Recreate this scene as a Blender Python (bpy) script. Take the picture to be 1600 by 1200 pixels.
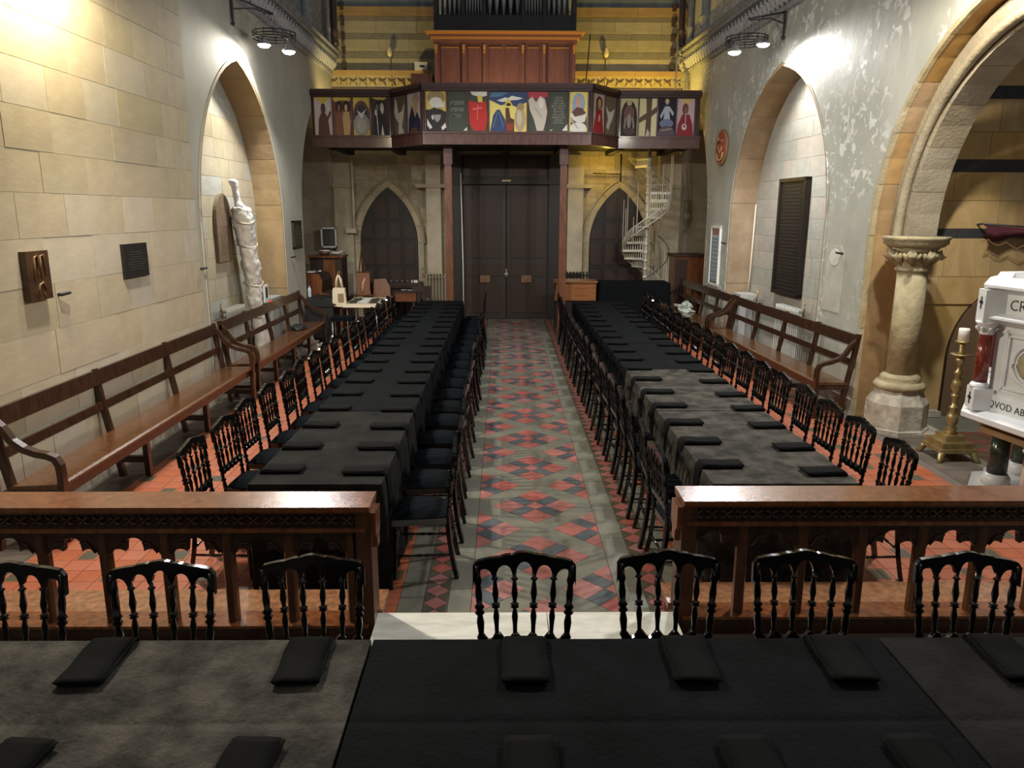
import bpy, bmesh, math, random
from mathutils import Vector, Matrix, noise as mn
random.seed(7)
S = bpy.context.scene
COL = S.collection
PI = math.pi
for o in list(bpy.data.objects): bpy.data.objects.remove(o)

# ---------------------------------------------------------------- camera, world, lights, exposure
cd = bpy.data.cameras.new('camera'); cam = bpy.data.objects.new('camera', cd); COL.objects.link(cam)
S.camera = cam
F = 1180.0
cd.sensor_width = 36; cd.lens = F/1600*36; cd.clip_start = 0.05; cd.clip_end = 100
yv = Vector(((787-800)/F, (330-600)/F, 1)).normalized()
xv = Vector((yv.z, 0, -yv.x)).normalized()
zv = xv.cross(yv); zv = zv if zv.y < 0 else -zv
rot = Matrix(((xv.x, -xv.y, -xv.z), (yv.x, -yv.y, -yv.z), (zv.x, -zv.y, -zv.z)))
cam.matrix_world = Matrix.Translation((0, 0, 2.47)) @ rot.to_4x4()

W = bpy.data.worlds.new('world'); S.world = W; W.use_nodes = True
W.node_tree.nodes['Background'].inputs[0].default_value = (0.80, 0.84, 0.93, 1)
W.node_tree.nodes['Background'].inputs[1].default_value = 0.17
S.view_settings.view_transform = 'Standard'; S.view_settings.look = 'None'
S.view_settings.exposure = 0.0; S.view_settings.gamma = 1.0; S.view_settings.use_curve_mapping = False

def lamp(kind, loc, energy, col, size=.08, aim=None, angle=150, blend=.3, name='light'):
    l = bpy.data.lights.new(name, kind); l.energy = energy; l.color = col
    if kind in ('POINT', 'SPOT'): l.shadow_soft_size = size
    if kind == 'SPOT': l.spot_size = math.radians(angle); l.spot_blend = blend
    if kind == 'AREA': l.size = size
    o = bpy.data.objects.new(name, l); COL.objects.link(o); o.location = loc
    if aim: o.rotation_euler = (Vector(aim)-Vector(loc)).to_track_quat('-Z', 'Y').to_euler()
    return o
# (position, aim, energy, colour) of the flood lamps on the iron coronas
WARM = (1.0, .80, .52); COOL = (.93, .97, 1.0)
FLOODS = [((-3.50, 11.90, 4.77), (-3.66, 11.2, 3), 260, (1, .95, .82)), ((-3.16, 11.95, 4.69), (-.6, 11.8, 0), 330, COOL),
          ((3.43, 12.0, 4.72), (.9, 11.8, 0), 330, COOL), ((3.80, 11.85, 4.80), (4.02, 11.2, 3), 290, (1, .98, .93)),
          ((-3.42, 6.55, 4.62), (-3.3, 6.9, 0), 370, (1, .86, .56)), ((-3.0, 6.2, 4.66), (2.5, 7.6, 0), 620, (1, .93, .82)),
          ((3.80, 6.75, 4.72), (4.0, 7.2, 0), 330, (1, .90, .72)), ((3.4, 6.4, 4.70), (0, 7.4, 0), 330, COOL),
          ((-3.3, 1.0, 4.7), (-1.5, 2.6, 0), 70, WARM), ((3.3, 1.0, 4.7), (1.8, 2.6, 0), 50, WARM)]
for p, a, e, c in FLOODS: lamp('SPOT', p, e, c, .07, a, (176 if p[1] < 8 and abs(p[0]) > 3.35 else 152), .35, 'flood_light')
lamp('SPOT', (-3.1, 16.5, 3.98), 110, (1, .76, .30), .06, (-3.0, 17.6, 5.4), 150, .6, 'gallery_light')
lamp('SPOT', (2.9, 16.5, 3.98), 230, (1, .68, .12), .06, (2.9, 17.6, 5.4), 150, .6, 'gallery_light')
lamp('SPOT', (0, 15.75, 4.1), 90, (1, .62, .30), .06, (0, 16.8, 5.5), 140, .6, 'gallery_light')
lamp('POINT', (2.25, 17.2, 3.35), 14, (1, .66, .10), .05, name='stair_light')

# ---------------------------------------------------------------- materials
MATS = {}
def mat(name, col, rough=.7, metal=0, var=.0, vscale=3.0, col2=None, bump=0.0, bscale=30.0, rnd=0.0, emit=None, coat=0, spec=.5, sheen=0, stretch=(1, 1, 1), thr=(.35, .65)):
    if name in MATS: return MATS[name]
    m = bpy.data.materials.new(name); m.use_nodes = True; MATS[name] = m
    nt = m.node_tree; N = nt.nodes; L = nt.links; b = N['Principled BSDF']
    c4 = lambda c: (c[0], c[1], c[2], 1)
    b.inputs['Base Color'].default_value = c4(col); b.inputs['Roughness'].default_value = rough
    b.inputs['Metallic'].default_value = metal; b.inputs['Specular IOR Level'].default_value = spec
    if coat: b.inputs['Coat Weight'].default_value = coat; b.inputs['Coat Roughness'].default_value = .12
    if sheen: b.inputs['Sheen Weight'].default_value = sheen; b.inputs['Sheen Roughness'].default_value = .4
    if emit: b.inputs['Emission Color'].default_value = c4(emit[0]); b.inputs['Emission Strength'].default_value = emit[1]
    out = None
    if var or col2 or bump:
        tc = N.new('ShaderNodeTexCoord'); mp = N.new('ShaderNodeMapping'); mp.inputs['Scale'].default_value = stretch
        L.new(tc.outputs['Object'], mp.inputs[0])
    if var or col2:
        n = N.new('ShaderNodeTexNoise'); n.inputs['Scale'].default_value = vscale; n.inputs['Detail'].default_value = 6; n.inputs['Roughness'].default_value = .62
        L.new(mp.outputs[0], n.inputs['Vector'])
        r = N.new('ShaderNodeValToRGB'); r.color_ramp.elements[0].position = thr[0]; r.color_ramp.elements[1].position = thr[1]
        c2 = col2 or tuple(x*(1-var) for x in col)
        r.color_ramp.elements[0].color = c4(c2); r.color_ramp.elements[1].color = c4(col)
        L.new(n.outputs['Fac'], r.inputs[0]); out = r.outputs[0]
        L.new(out, b.inputs['Base Color'])
    if rnd:
        oi = N.new('ShaderNodeObjectInfo'); h = N.new('ShaderNodeHueSaturation')
        mr = N.new('ShaderNodeMapRange'); mr.inputs[3].default_value = 1-rnd; mr.inputs[4].default_value = 1+rnd
        L.new(oi.outputs['Random'], mr.inputs[0]); L.new(mr.outputs[0], h.inputs['Value'])
        ms = N.new('ShaderNodeMapRange'); ms.inputs[3].default_value = 1-1.6*rnd; ms.inputs[4].default_value = 1+rnd
        mm = N.new('ShaderNodeMath'); mm.operation = 'FRACT'; m7 = N.new('ShaderNodeMath'); m7.operation = 'MULTIPLY'; m7.inputs[1].default_value = 7.3
        L.new(oi.outputs['Random'], m7.inputs[0]); L.new(m7.outputs[0], mm.inputs[0]); L.new(mm.outputs[0], ms.inputs[0]); L.new(ms.outputs[0], h.inputs['Saturation'])
        if out: L.new(out, h.inputs['Color'])
        else: h.inputs['Color'].default_value = c4(col)
        L.new(h.outputs[0], b.inputs['Base Color'])
    if bump:
        n2 = N.new('ShaderNodeTexNoise'); n2.inputs['Scale'].default_value = bscale; n2.inputs['Detail'].default_value = 4
        L.new(mp.outputs[0], n2.inputs['Vector'])
        bp = N.new('ShaderNodeBump'); bp.inputs['Strength'].default_value = bump; bp.inputs['Distance'].default_value = .02
        L.new(n2.outputs['Fac'], bp.inputs['Height']); L.new(bp.outputs[0], b.inputs['Normal'])
    return m
def wood(name, col, rough=.35, coat=.3, rnd=0):
    return mat(name, col, rough, col2=tuple(x*.5 for x in col), vscale=5, stretch=(4, 4, 1), coat=coat, bump=.08, bscale=25, rnd=rnd, spec=.4)
M_cream = mat('cream_stone', (.45, .385, .27), .8, col2=(.385, .325, .225), vscale=1.6, bump=.10, bscale=7, rnd=.05)
M_cream2 = mat('pale_stone', (.47, .415, .32), .8, col2=(.41, .36, .275), vscale=1.6, bump=.10, bscale=7, rnd=.05)
M_cream3 = mat('olive_stone', (.42, .365, .24), .8, col2=(.36, .31, .205), vscale=1.6, bump=.10, bscale=7, rnd=.05)
M_mortar = mat('mortar', (.36, .32, .23), .9, var=.3)
M_plasterL = mat('grey_green_plaster', (.42, .40, .32), .75, col2=(.34, .33, .28), vscale=1.4, bump=.2, bscale=6, stretch=(1, 1, .5))
M_plasterR = mat('grey_plaster', (.46, .455, .395), .55, col2=(.34, .345, .30), vscale=1.5, bump=.35, bscale=5, spec=.5, stretch=(1, 1, .7))
def flakes(m):
    # pale peeling paint flakes with a gloss of their own
    nt = m.node_tree; N = nt.nodes; L = nt.links; b = N['Principled BSDF']
    src = b.inputs['Base Color'].links[0].from_socket
    tc = N.new('ShaderNodeTexCoord')
    n1 = N.new('ShaderNodeTexNoise'); n1.inputs['Scale'].default_value = 7; n1.inputs['Detail'].default_value = 8; n1.inputs['Distortion'].default_value = 1.2
    n2 = N.new('ShaderNodeTexNoise'); n2.inputs['Scale'].default_value = .9; n2.inputs['Detail'].default_value = 2
    for n in (n1, n2): L.new(tc.outputs['Object'], n.inputs['Vector'])
    r1 = N.new('ShaderNodeValToRGB'); r1.color_ramp.elements[0].position = .55; r1.color_ramp.elements[1].position = .60
    r2 = N.new('ShaderNodeValToRGB'); r2.color_ramp.elements[0].position = .42; r2.color_ramp.elements[1].position = .56
    L.new(n1.outputs['Fac'], r1.inputs[0]); L.new(n2.outputs['Fac'], r2.inputs[0])
    mu = N.new('ShaderNodeMath'); mu.operation = 'MULTIPLY'; L.new(r1.outputs[0], mu.inputs[0]); L.new(r2.outputs[0], mu.inputs[1])
    mx = N.new('ShaderNodeMixRGB'); L.new(mu.outputs[0], mx.inputs[0]); L.new(src, mx.inputs[1]); mx.inputs[2].default_value = (.74, .75, .72, 1)
    L.new(mx.outputs[0], b.inputs['Base Color'])
    mr = N.new('ShaderNodeMapRange'); mr.inputs[3].default_value = .6; mr.inputs[4].default_value = .25; L.new(mu.outputs[0], mr.inputs[0]); L.new(mr.outputs[0], b.inputs['Roughness'])
flakes(M_plasterR)
M_recR = mat('recess_grey_stone', (.41, .40, .34), .75, col2=(.34, .33, .28), vscale=2, bump=.2, bscale=8, rnd=.06)
M_ochre = mat('ochre_stone', (.43, .28, .12), .75, col2=(.33, .19, .075), vscale=3, bump=.3, bscale=10, rnd=.12)
M_ochreL = mat('tan_reveal_stone', (.33, .235, .125), .75, col2=(.27, .18, .09), vscale=3, bump=.3, bscale=10, rnd=.06)
M_ochreR = mat('brown_stone', (.36, .26, .16), .75, col2=(.27, .18, .10), vscale=3, bump=.3, bscale=10, rnd=.12)
M_colst = mat('column_stone', (.40, .34, .20), .75, col2=(.27, .225, .13), vscale=6, bump=.6, bscale=16)
M_plinth = mat('worn_white_stone', (.50, .46, .38), .7, col2=(.28, .25, .2), vscale=8, bump=.5, bscale=16)
M_tan = mat('tan_wall_stone', (.50, .345, .145), .8, col2=(.40, .26, .10), vscale=2.2, stretch=(2, 2, .4), bump=.2, bscale=8, rnd=.07)
M_grey = mat('grey_brown_stone', (.42, .355, .24), .8, col2=(.33, .275, .185), vscale=3, bump=.3, bscale=9, rnd=.12)
M_band = mat('dark_band_stone', (.045, .045, .05), .6, var=.5, vscale=8, bump=.2)
M_band2 = mat('grey_band_stone', (.29, .27, .20), .8, var=.3, vscale=5, bump=.2)
M_cleaf = mat('cornice_leaf_lit_stone', (.55, .56, .57), .7, var=.3, vscale=12)  # leaves lighter than the cornice body; colour stands in for shaded gaps
M_cornice = mat('cornice_stone', (.33, .34, .35), .7, col2=(.19, .20, .21), vscale=9, bump=.3, bscale=20)
M_floor = mat('floor_slab', (.185, .18, .140), .42, col2=(.125, .125, .105), vscale=3.5, bump=.15, bscale=12, thr=(.3, .7))
M_dkslab = mat('dark_floor_slab', (.13, .105, .085), .5, var=.35, vscale=4, bump=.15, bscale=12)
M_red = mat('red_tile', (.40, .115, .052), .42, col2=(.33, .09, .043), vscale=2, bump=.06, bscale=10, rnd=.04)
M_pink = mat('worn_red_tile', (.35, .12, .105), .42, col2=(.26, .085, .075), vscale=7, bump=.08, bscale=10, rnd=.12)
M_blue = mat('slate_blue_tile', (.085, .10, .115), .42, col2=(.06, .07, .075), vscale=7, rnd=.15)
M_dkt = mat('dark_green_tile', (.085, .075, .045), .45, var=.3, vscale=7, rnd=.15)
M_grout = mat('tile_grout', (.13, .10, .08), .8)
M_pmarble = mat('pulpit_marble', (.74, .75, .75), .35, col2=(.62, .63, .63), vscale=3, stretch=(1, 1, 2))
M_marble = mat('white_marble', (.72, .71, .66), .35, col2=(.52, .52, .47), vscale=3.5, stretch=(1, 4, 2), thr=(.35, .6), spec=.5)
M_black = mat('black_lacquer', (.0025, .0025, .0025), .13, coat=.25, spec=.5)
M_cushion = mat('black_seat_fabric', (.0045, .0065, .009), .9, bump=.1, bscale=60, spec=.05)
M_cloth = mat('black_cloth', (.0062, .0075, .0088), .9, bump=.12, bscale=14, var=.3, vscale=4, spec=.06)
M_clothg = mat('grey_black_velvet_cloth', (.078, .071, .060), .8, col2=(.021, .020, .018), vscale=7, bump=.35, bscale=60, spec=.1, thr=(.38, .66))
M_clothm = mat('charcoal_cloth', (.019, .0185, .0175), .9, col2=(.0085, .009, .0092), vscale=5, bump=.25, bscale=60, spec=.08)
M_clothb = mat('blue_black_cloth', (.0062, .0078, .0088), .9, col2=(.0035, .0044, .005), vscale=5, bump=.25, bscale=60, spec=.06)
M_napkin = mat('black_napkin', (.0045, .005, .0054), .9, bump=.1, bscale=50, spec=.08)
M_bench = wood('bench_wood', (.048, .021, .011), .28, .4)
M_seat = wood('bench_seat_wood', (.125, .052, .020), .25, .5)
M_dkwood = mat('dark_door_wood', (.045, .024, .017), .5, col2=(.030, .016, .012), vscale=5, stretch=(5, 5, 1), spec=.4)
M_dkwood2 = mat('black_brown_door_wood', (.020, .015, .014), .5, spec=.4)
M_rail = wood('altar_rail_wood', (.22, .075, .026), .22, .6)
M_raildk = wood('altar_rail_dark_wood', (.05, .018, .009), .4, .2)
M_kneel = wood('kneeler_wood', (.36, .17, .085), .2, .6)
M_gal = wood('gallery_wood', (.13, .055, .045), .4, .3)
M_galdk = mat('gallery_dark_wood', (.045, .016, .014), .4)
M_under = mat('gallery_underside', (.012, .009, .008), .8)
M_post = wood('post_wood', (.20, .075, .038), .4, .2)
M_organ = mat('organ_wood', (.22, .095, .07), .45, col2=(.17, .07, .05), vscale=3, stretch=(4, 4, 1))
M_orgdk = mat('organ_dark_wood', (.022, .02, .026), .5)
M_gilt = mat('gilt_orange', (.60, .30, .06), .35, metal=.1)
M_pipe = mat('organ_pipe_metal', (.36, .42, .44), .4, metal=.3)
M_iron = mat('grey_iron', (.06, .06, .065), .45, metal=.6)
M_cream_paint = mat('cream_paint', (.62, .55, .42), .5)
M_white = mat('white_paint', (.75, .74, .70), .5)
M_sheet = mat('white_wrap_cloth', (.66, .64, .60), .7, bump=.9, bscale=14)
M_rad = mat('radiator_paint', (.42, .40, .35), .45)
M_brass = mat('brass', (.50, .40, .20), .36, metal=.8, col2=(.30, .23, .10), vscale=8)
M_candle = mat('candle_wax', (.85, .82, .72), .5)
M_redm = mat('red_marble', (.16, .022, .014), .18, col2=(.36, .13, .09), vscale=7, thr=(.30, .42))
M_redm2 = mat('red_white_marble', (.60, .50, .44), .2, col2=(.20, .04, .025), vscale=7, thr=(.45, .55))
M_greenm = mat('green_marble', (.022, .030, .018), .2, col2=(.10, .12, .08), vscale=9, thr=(.30, .42))
M_brown = mat('brown_slab', (.30, .19, .10), .4, var=.3)
M_black2 = mat('black_matt', (.008, .008, .008), .6)
M_plaque = mat('black_plaque', (.010, .009, .008), .45)
M_plqtext = mat('plaque_lettering', (.10, .085, .06), .5)
M_pianow = wood('piano_wood', (.20, .065, .022), .4, .3)
M_stair = mat('stair_iron_paint', (.66, .62, .52), .4, metal=.15)
M_alu = mat('aluminium', (.45, .45, .44), .35, metal=.7)
M_glow = mat('lamp_glass', (1, 1, 1), .5, emit=((1, .98, .95), 60))
M_glow2 = mat('sconce_glass', (.8, .7, .4), .3)

# ---------------------------------------------------------------- geometry helpers
class MB:
    def __init__(s): s.bm = bmesh.new(); s.mats = []; s.cur = 0
    def m(s, material):
        if material not in s.mats: s.mats.append(material)
        s.cur = s.mats.index(material); return s
    def faces(s, vs, fs, smooth=False):
        v = [s.bm.verts.new(p) for p in vs]
        for f in fs:
            try:
                fc = s.bm.faces.new([v[i] for i in f]); fc.material_index = s.cur; fc.smooth = smooth
            except ValueError: pass
        return s
    def box(s, x0, x1, y0, y1, z0, z1, M=None):
        p = [Vector((x, y, z)) for z in (z0, z1) for y in (y0, y1) for x in (x0, x1)]
        if M: p = [M @ q for q in p]
        return s.faces(p, [(0, 2, 3, 1), (4, 5, 7, 6), (0, 1, 5, 4), (2, 6, 7, 3), (0, 4, 6, 2), (1, 3, 7, 5)])
    def lathe(s, prof, seg=12, M=None, cap=True):
        vs, fs = [], []
        for r, z in prof:
            for k in range(seg):
                a = 2*PI*k/seg; q = Vector((r*math.cos(a), r*math.sin(a), z)); vs.append(M @ q if M else q)
        n = len(prof)
        for i in range(n-1):
            for k in range(seg):
                fs.append((i*seg+k, i*seg+(k+1) % seg, (i+1)*seg+(k+1) % seg, (i+1)*seg+k))
        if cap: fs.append(tuple(range(seg-1, -1, -1))); fs.append(tuple((n-1)*seg+k for k in range(seg)))
        return s.faces(vs, fs, True)
    def tube(s, pts, r, seg=6, sq=None):
        pts = [Vector(p) for p in pts]; vs, fs = [], []; n = len(pts)
        up = Vector((0, 0, 1))
        for i, p in enumerate(pts):
            t = (pts[min(i+1, n-1)]-pts[max(i-1, 0)]).normalized()
            a = t.cross(up)
            if a.length < .05: a = t.cross(Vector((0, 1, 0)))
            a.normalize(); b = a.cross(t)
            rr = r[i] if isinstance(r, (list, tuple)) else r
            if sq:
                for sx, sz in ((-1, -1), (1, -1), (1, 1), (-1, 1)): vs.append(p+a*sx*sq[0]/2+b*sz*sq[1]/2)
            else:
                for k in range(seg): an = 2*PI*k/seg; vs.append(p+a*math.cos(an)*rr+b*math.sin(an)*rr)
        sg = 4 if sq else seg
        for i in range(n-1):
            for k in range(sg): fs.append((i*sg+k, i*sg+(k+1) % sg, (i+1)*sg+(k+1) % sg, (i+1)*sg+k))
        fs.append(tuple(range(sg-1, -1, -1))); fs.append(tuple((n-1)*sg+k for k in range(sg)))
        return s.faces(vs, fs, not sq)
    def prism(s, poly, h0, h1, M=None):
        n = len(poly)
        vs = [Vector((a, b, h)) for h in (h0, h1) for a, b in poly]
        if M: vs = [M @ q for q in vs]
        return s.faces(vs, [tuple(range(n-1, -1, -1)), tuple(range(n, 2*n))]+[(i, (i+1) % n, n+(i+1) % n, n+i) for i in range(n)])
    def strip(s, xs, top, bot, y0, y1, M=None):
        """solid between the curves bot(x) and top(x) in xz, thick y0..y1"""
        vs = []
        for x in xs:
            for y in (y0, y1):
                vs += [Vector((x, y, bot(x))), Vector((x, y, top(x)))]
        if M: vs = [M @ q for q in vs]
        fs = []; n = len(xs)
        for i in range(n-1):
            a = 4*i; b = a+4
            fs += [(a, b, b+1, a+1), (a+3, b+3, b+2, a+2), (a+1, b+1, b+3, a+3), (a+2, b+2, b, a)]
        fs += [(0, 1, 3, 2), (4*n-4, 4*n-2, 4*n-1, 4*n-3)]
        return s.faces(vs, fs)
    def build(s, name, parent=None, bevel=0, label=None):
        bm = s.bm
        if bevel:
            es = [e for e in bm.edges if len(e.link_faces) == 2 and e.calc_face_angle(0) > .6]
            bmesh.ops.bevel(bm, geom=es, offset=bevel, segments=1, affect='EDGES', clamp_overlap=True)
        bmesh.ops.recalc_face_normals(bm, faces=bm.faces)
        me = bpy.data.meshes.new(name); bm.to_mesh(me); bm.free()
        for m_ in s.mats: me.materials.append(m_)
        o = bpy.data.objects.new(name, me); COL.objects.link(o)
        if parent: o.parent = parent
        if label: o['label'] = label
        return o
def B(m_): b = MB(); b.m(m_); return b
def tag(o, label=None, cat=None, group=None, kind=None):
    if label: o['label'] = label
    if cat: o['category'] = cat
    if group: o['group'] = group
    if kind: o['kind'] = kind
    return o
def thing(name, label, cat, loc=(0, 0, 0), rz=0, group=None):
    o = bpy.data.objects.new(name, None); COL.objects.link(o); o.location = loc; o.rotation_euler = (0, 0, rz)
    o.empty_display_size = .1
    return tag(o, label, cat, group)
def kids(o):
    return [c for c in ALLK.get(o.name, [])]
ALLK = {}
def dup(root, loc=None, rz=None, label=None):
    r = root.copy(); COL.objects.link(r)
    if loc is not None: r.location = loc
    if rz is not None: r.rotation_euler = (0, 0, rz)
    if label: r['label'] = label
    def rec(a, b):
        for ch in KIDS[a.name]:
            c = ch.copy(); COL.objects.link(c); c.parent = b; rec(ch, c)
    rec(root, r); return r
KIDS = {}
def index_kids():
    KIDS.clear()
    for o in bpy.data.objects: KIDS.setdefault(o.name, [])
    for o in bpy.data.objects:
        if o.parent: KIDS[o.parent.name].append(o)
def struct(o, label=None): o['kind'] = 'structure'; (label and o.__setitem__('label', label)); return o
def Mz(loc, rz=0): return Matrix.Translation(loc) @ Matrix.Rotation(rz, 4, 'Z')

# wall frames: (u along, z up, w into the wall) -> world
XL = -3.8
RA = Vector((4.35, 8.6, 0)); RD = Vector((-.3, 7.4, 0)).normalized(); RN = Vector((RD.y, -RD.x, 0))
def FL(u, z, w=0): return Vector((XL-w, u, z))
def FR(u, z, w=0): return RA+RD*u+RN*w+Vector((0, 0, z))
def FB(u, z, w=0): return Vector((u, 17.8+w, z))
def FY(y0): return lambda u, z, w=0: Vector((u, y0+w, z))
def frame_m(fr, u, z, w):
    o = fr(u, z, w); U = fr(u+1, z, w)-o; Z = Vector((0, 0, 1)); Wd = fr(u, z, w+1)-o
    return Matrix(((U.x, Wd.x, 0, o.x), (U.y, Wd.y, 0, o.y), (U.z, Wd.z, 1, o.z), (0, 0, 0, 1)))
def arch_z(u, a):
    u0, u1, zs, za = a
    w = (u1-u0)/2; r = za-zs; R = (w*w+r*r)/(2*w); um = (u0+u1)/2
    if u <= u0 or u >= u1: return zs
    c = u0+R if u < um else u1-R
    return zs+math.sqrt(max(0, R*R-(u-c)**2))
def arch_path(a, off=0, n=14, z0=0):
    """points along the arch, jamb foot to jamb foot, offset outwards by off"""
    u0, u1, zs, za = a; w = (u1-u0)/2; r = za-zs; R = (w*w+r*r)/(2*w); um = (u0+u1)/2
    amax = math.acos(max(-1, min(1, (R-w)/R)))
    L = [(u0-off, z0), (u0-off, zs*.25+z0*.75), (u0-off, zs*.5+z0*.5), (u0-off, zs*.75+z0*.25)]
    c = u0+R
    for k in range(n+1):
        t = amax*k/n; L.append((c-(R+off)*math.cos(t), zs+(R+off)*math.sin(t)))
    L[-1] = (um, L[-1][1]+off*.3)
    Rr = [(2*um-u, z) for u, z in L[:-1]][::-1]
    return L+Rr
def arch_wall(name, mt, fr, u0, u1, zt, arches, parent=None, w=0):
    us = []
    n = int((u1-u0)/.25)+1
    us = [(u0+(u1-u0)*i/n, None) for i in range(n+1)]
    us = [x for x in us if not any(a[0]-.01 < x[0] < a[1]+.01 for a in arches)]
    for a in arches:
        us.append((a[0], 'o')); us.append((a[0]+1e-4, 'i')); us.append((a[1]-1e-4, 'i')); us.append((a[1], 'o'))
        for k in range(1, 60): us.append((a[0]+(a[1]-a[0])*(.5-.5*math.cos(PI*k/60)), 'i'))
    us.sort(key=lambda t: t[0])
    b = B(mt); vs = []; fs = []
    for u, k in us:
        z = 0
        for a in arches:
            if k == 'i' and a[0] < u < a[1]: z = arch_z(u, a)
        vs += [fr(u, z, w), fr(u, zt, w)]
    for i in range(len(us)-1):
        if us[i+1][0]-us[i][0] < 2e-4: continue
        fs.append((2*i, 2*i+2, 2*i+3, 2*i+1))
    b.faces(vs, fs)
    return b.build(name, parent)
def arch_ring(parent, fr, a, thick, w0, w1, mt, name='arch_stone', n=14, gap=.004, z0=0, step=2):
    inn = arch_path(a, 0, n, z0); out = arch_path(a, thick, n, z0)
    i = 0
    while i < len(inn)-1:
        j = min(i+step, len(inn)-1)
        b = B(mt); vs = []; m_ = j-i
        for k in range(i, j+1):
            for w in (w0, w1):
                for P in (inn, out): vs.append(fr(P[k][0], P[k][1], w))
        # shrink slightly towards the centre for joints
        c = sum(vs, Vector())/len(vs)
        vs = [v+(c-v).normalized()*gap for v in vs]
        fs = []
        for k in range(m_):
            A = 4*k; C = A+4
            fs += [(A, C, C+1, A+1), (A+2, A+3, C+3, C+2), (A, A+2, C+2, C), (A+1, C+1, C+3, A+3)]
        fs += [(0, 1, 3, 2), (4*m_, 4*m_+2, 4*m_+3, 4*m_+1)]
        b.faces(vs, fs); b.build(name, parent); i = j
_ub = {}
def unit_box(mt):
    if mt.name not in _ub:
        b = B(mt); b.box(-.5, .5, -.5, .5, -.5, .5); o = b.build('stone_block'); _ub[mt.name] = o.data; bpy.data.objects.remove(o)
    return _ub[mt.name]
def block(parent, fr, ua, ub, za, zb, w, mt, dep=.03, gap=.005, name='stone_block'):
    o = bpy.data.objects.new(name, unit_box(mt)); COL.objects.link(o); o.parent = parent
    M = frame_m(fr, (ua+ub)/2, (za+zb)/2, w+dep/2)
    o.matrix_basis = M @ Matrix.Diagonal((ub-ua-gap, dep, zb-za-gap, 1)); return o
def ashlar(parent, fr, u0, u1, z0, z1, ch, ln, w, mts, skip=None, proud=.004, wts=None, bands=()):
    z = z0; i = 0
    while z < z1-.05:
        h = min(ch*random.choice((.92, 1, 1.06)), z1-z)
        if z1-(z+h) < .1: h = z1-z
        u = u0
        off = ln*random.uniform(.3, .9)
        while u < u1-.02:
            l = off if u == u0 else ln*random.uniform(.6, 1.45)
            l = min(l, u1-u)
            if u1-(u+l) < .12: l = u1-u
            if not (skip and skip(u, u+l, z, z+h)):
                block(parent, fr, u, u+l, z, z+h, w-proud*random.uniform(.5, 1.5), random.choices(mts, wts)[0])
            u += l
        z += h; i += 1
def clip_arch(a, m=.05):
    def f(ua, ub, za, zb):
        uc = (ua+ub)/2
        return ua < a[0]-.4 or ub > a[1]+.4 or za > max(arch_z(max(a[0], min(a[1], uc)), a), arch_z(max(a[0]+.01, min(a[1]-.01, ua)), a), arch_z(max(a[0]+.01, min(a[1]-.01, ub)), a))+m
    return f

# ================================================================ STRUCTURE
AL = (9.78, 13.3, 2.3, 4.55)      # blind arch in the left wall
AL2 = (14.65, 17.75, 2.3, 4.6)    # far arch in the left wall
AR = (1.66, 5.42, 2.35, 4.62)     # blind arch in the right wall (u)
AR2 = (6.88, 9.2, 2.3, 4.65)
AB = (-4.0, .42, 2.2, 4.5)        # wide arch of the side bay

# ---- floor
fl = B(M_floor); fl.box(-4.9, 9.2, 4.02, 18.6, -.1, -.006)
floor = struct(fl.build('floor'))
b = B(M_grout); b.box(-3.46, -.68, 4.02, 17.8, -.006, -.003); b.box(1.25, 4.28, 4.02, 17.8, -.006, -.003); struct(b.build('tile_bed', floor))
b = B(M_dkslab)
y = 4.05
while y < 17:
    l = random.uniform(.8, 1.3)
    b.box(-3.8, -3.46, y, y+l-.008, -.006, .001); b.box(4.28, 4.75, y, y+l-.008, -.006, .001); y += l
o = b.build('kerb_slab', floor); o['kind'] = 'stuff'
# aisle slabs: grey stone strips on both sides of the patterned carpet
b = B(M_floor)
for x0, x1 in ((-.68, -.52), (-.36, -.21), (.75, .93), (1.10, 1.25)):
    y = 4.03
    while y < 17.75:
        l = min(random.uniform(.45, .8), 17.79-y); b.box(x0+.002, x1-.002, y, y+l-.004, -.006, .0005); y += l
o = b.build('aisle_slab', floor); o['kind'] = 'stuff'
b = B(M_floor); b.box(-.208, .748, 4.03, 17.79, -.006, -.001); b.build('aisle_bed', floor)
def tile_obj(poly, mt, z=.0015, name='floor_tile'):
    b = B(mt); b.prism(poly, -.004, z); return b.build(name, floor)
def clip_poly(poly, x0, x1, y0, y1):
    for ax, lim, s in ((0, x0, 1), (0, x1, -1), (1, y0, 1), (1, y1, -1)):
        out = []
        for i in range(len(poly)):
            p, q = poly[i], poly[(i+1) % len(poly)]
            ip, iq = s*(p[ax]-lim) >= 0, s*(q[ax]-lim) >= 0
            if ip: out.append(p)
            if ip != iq:
                t = (lim-p[ax])/(q[ax]-p[ax]); out.append((p[0]+t*(q[0]-p[0]), p[1]+t*(q[1]-p[1])))
        poly = out
        if len(poly) < 3: return None
    return poly
farb = {M_pink: B(M_pink), M_blue: B(M_blue)}
cl, cr, P = -.208, .748, .98
g1 = [-.26, -.058, .058, .26]
bandb = B(M_floor); cnt = 0
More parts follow.
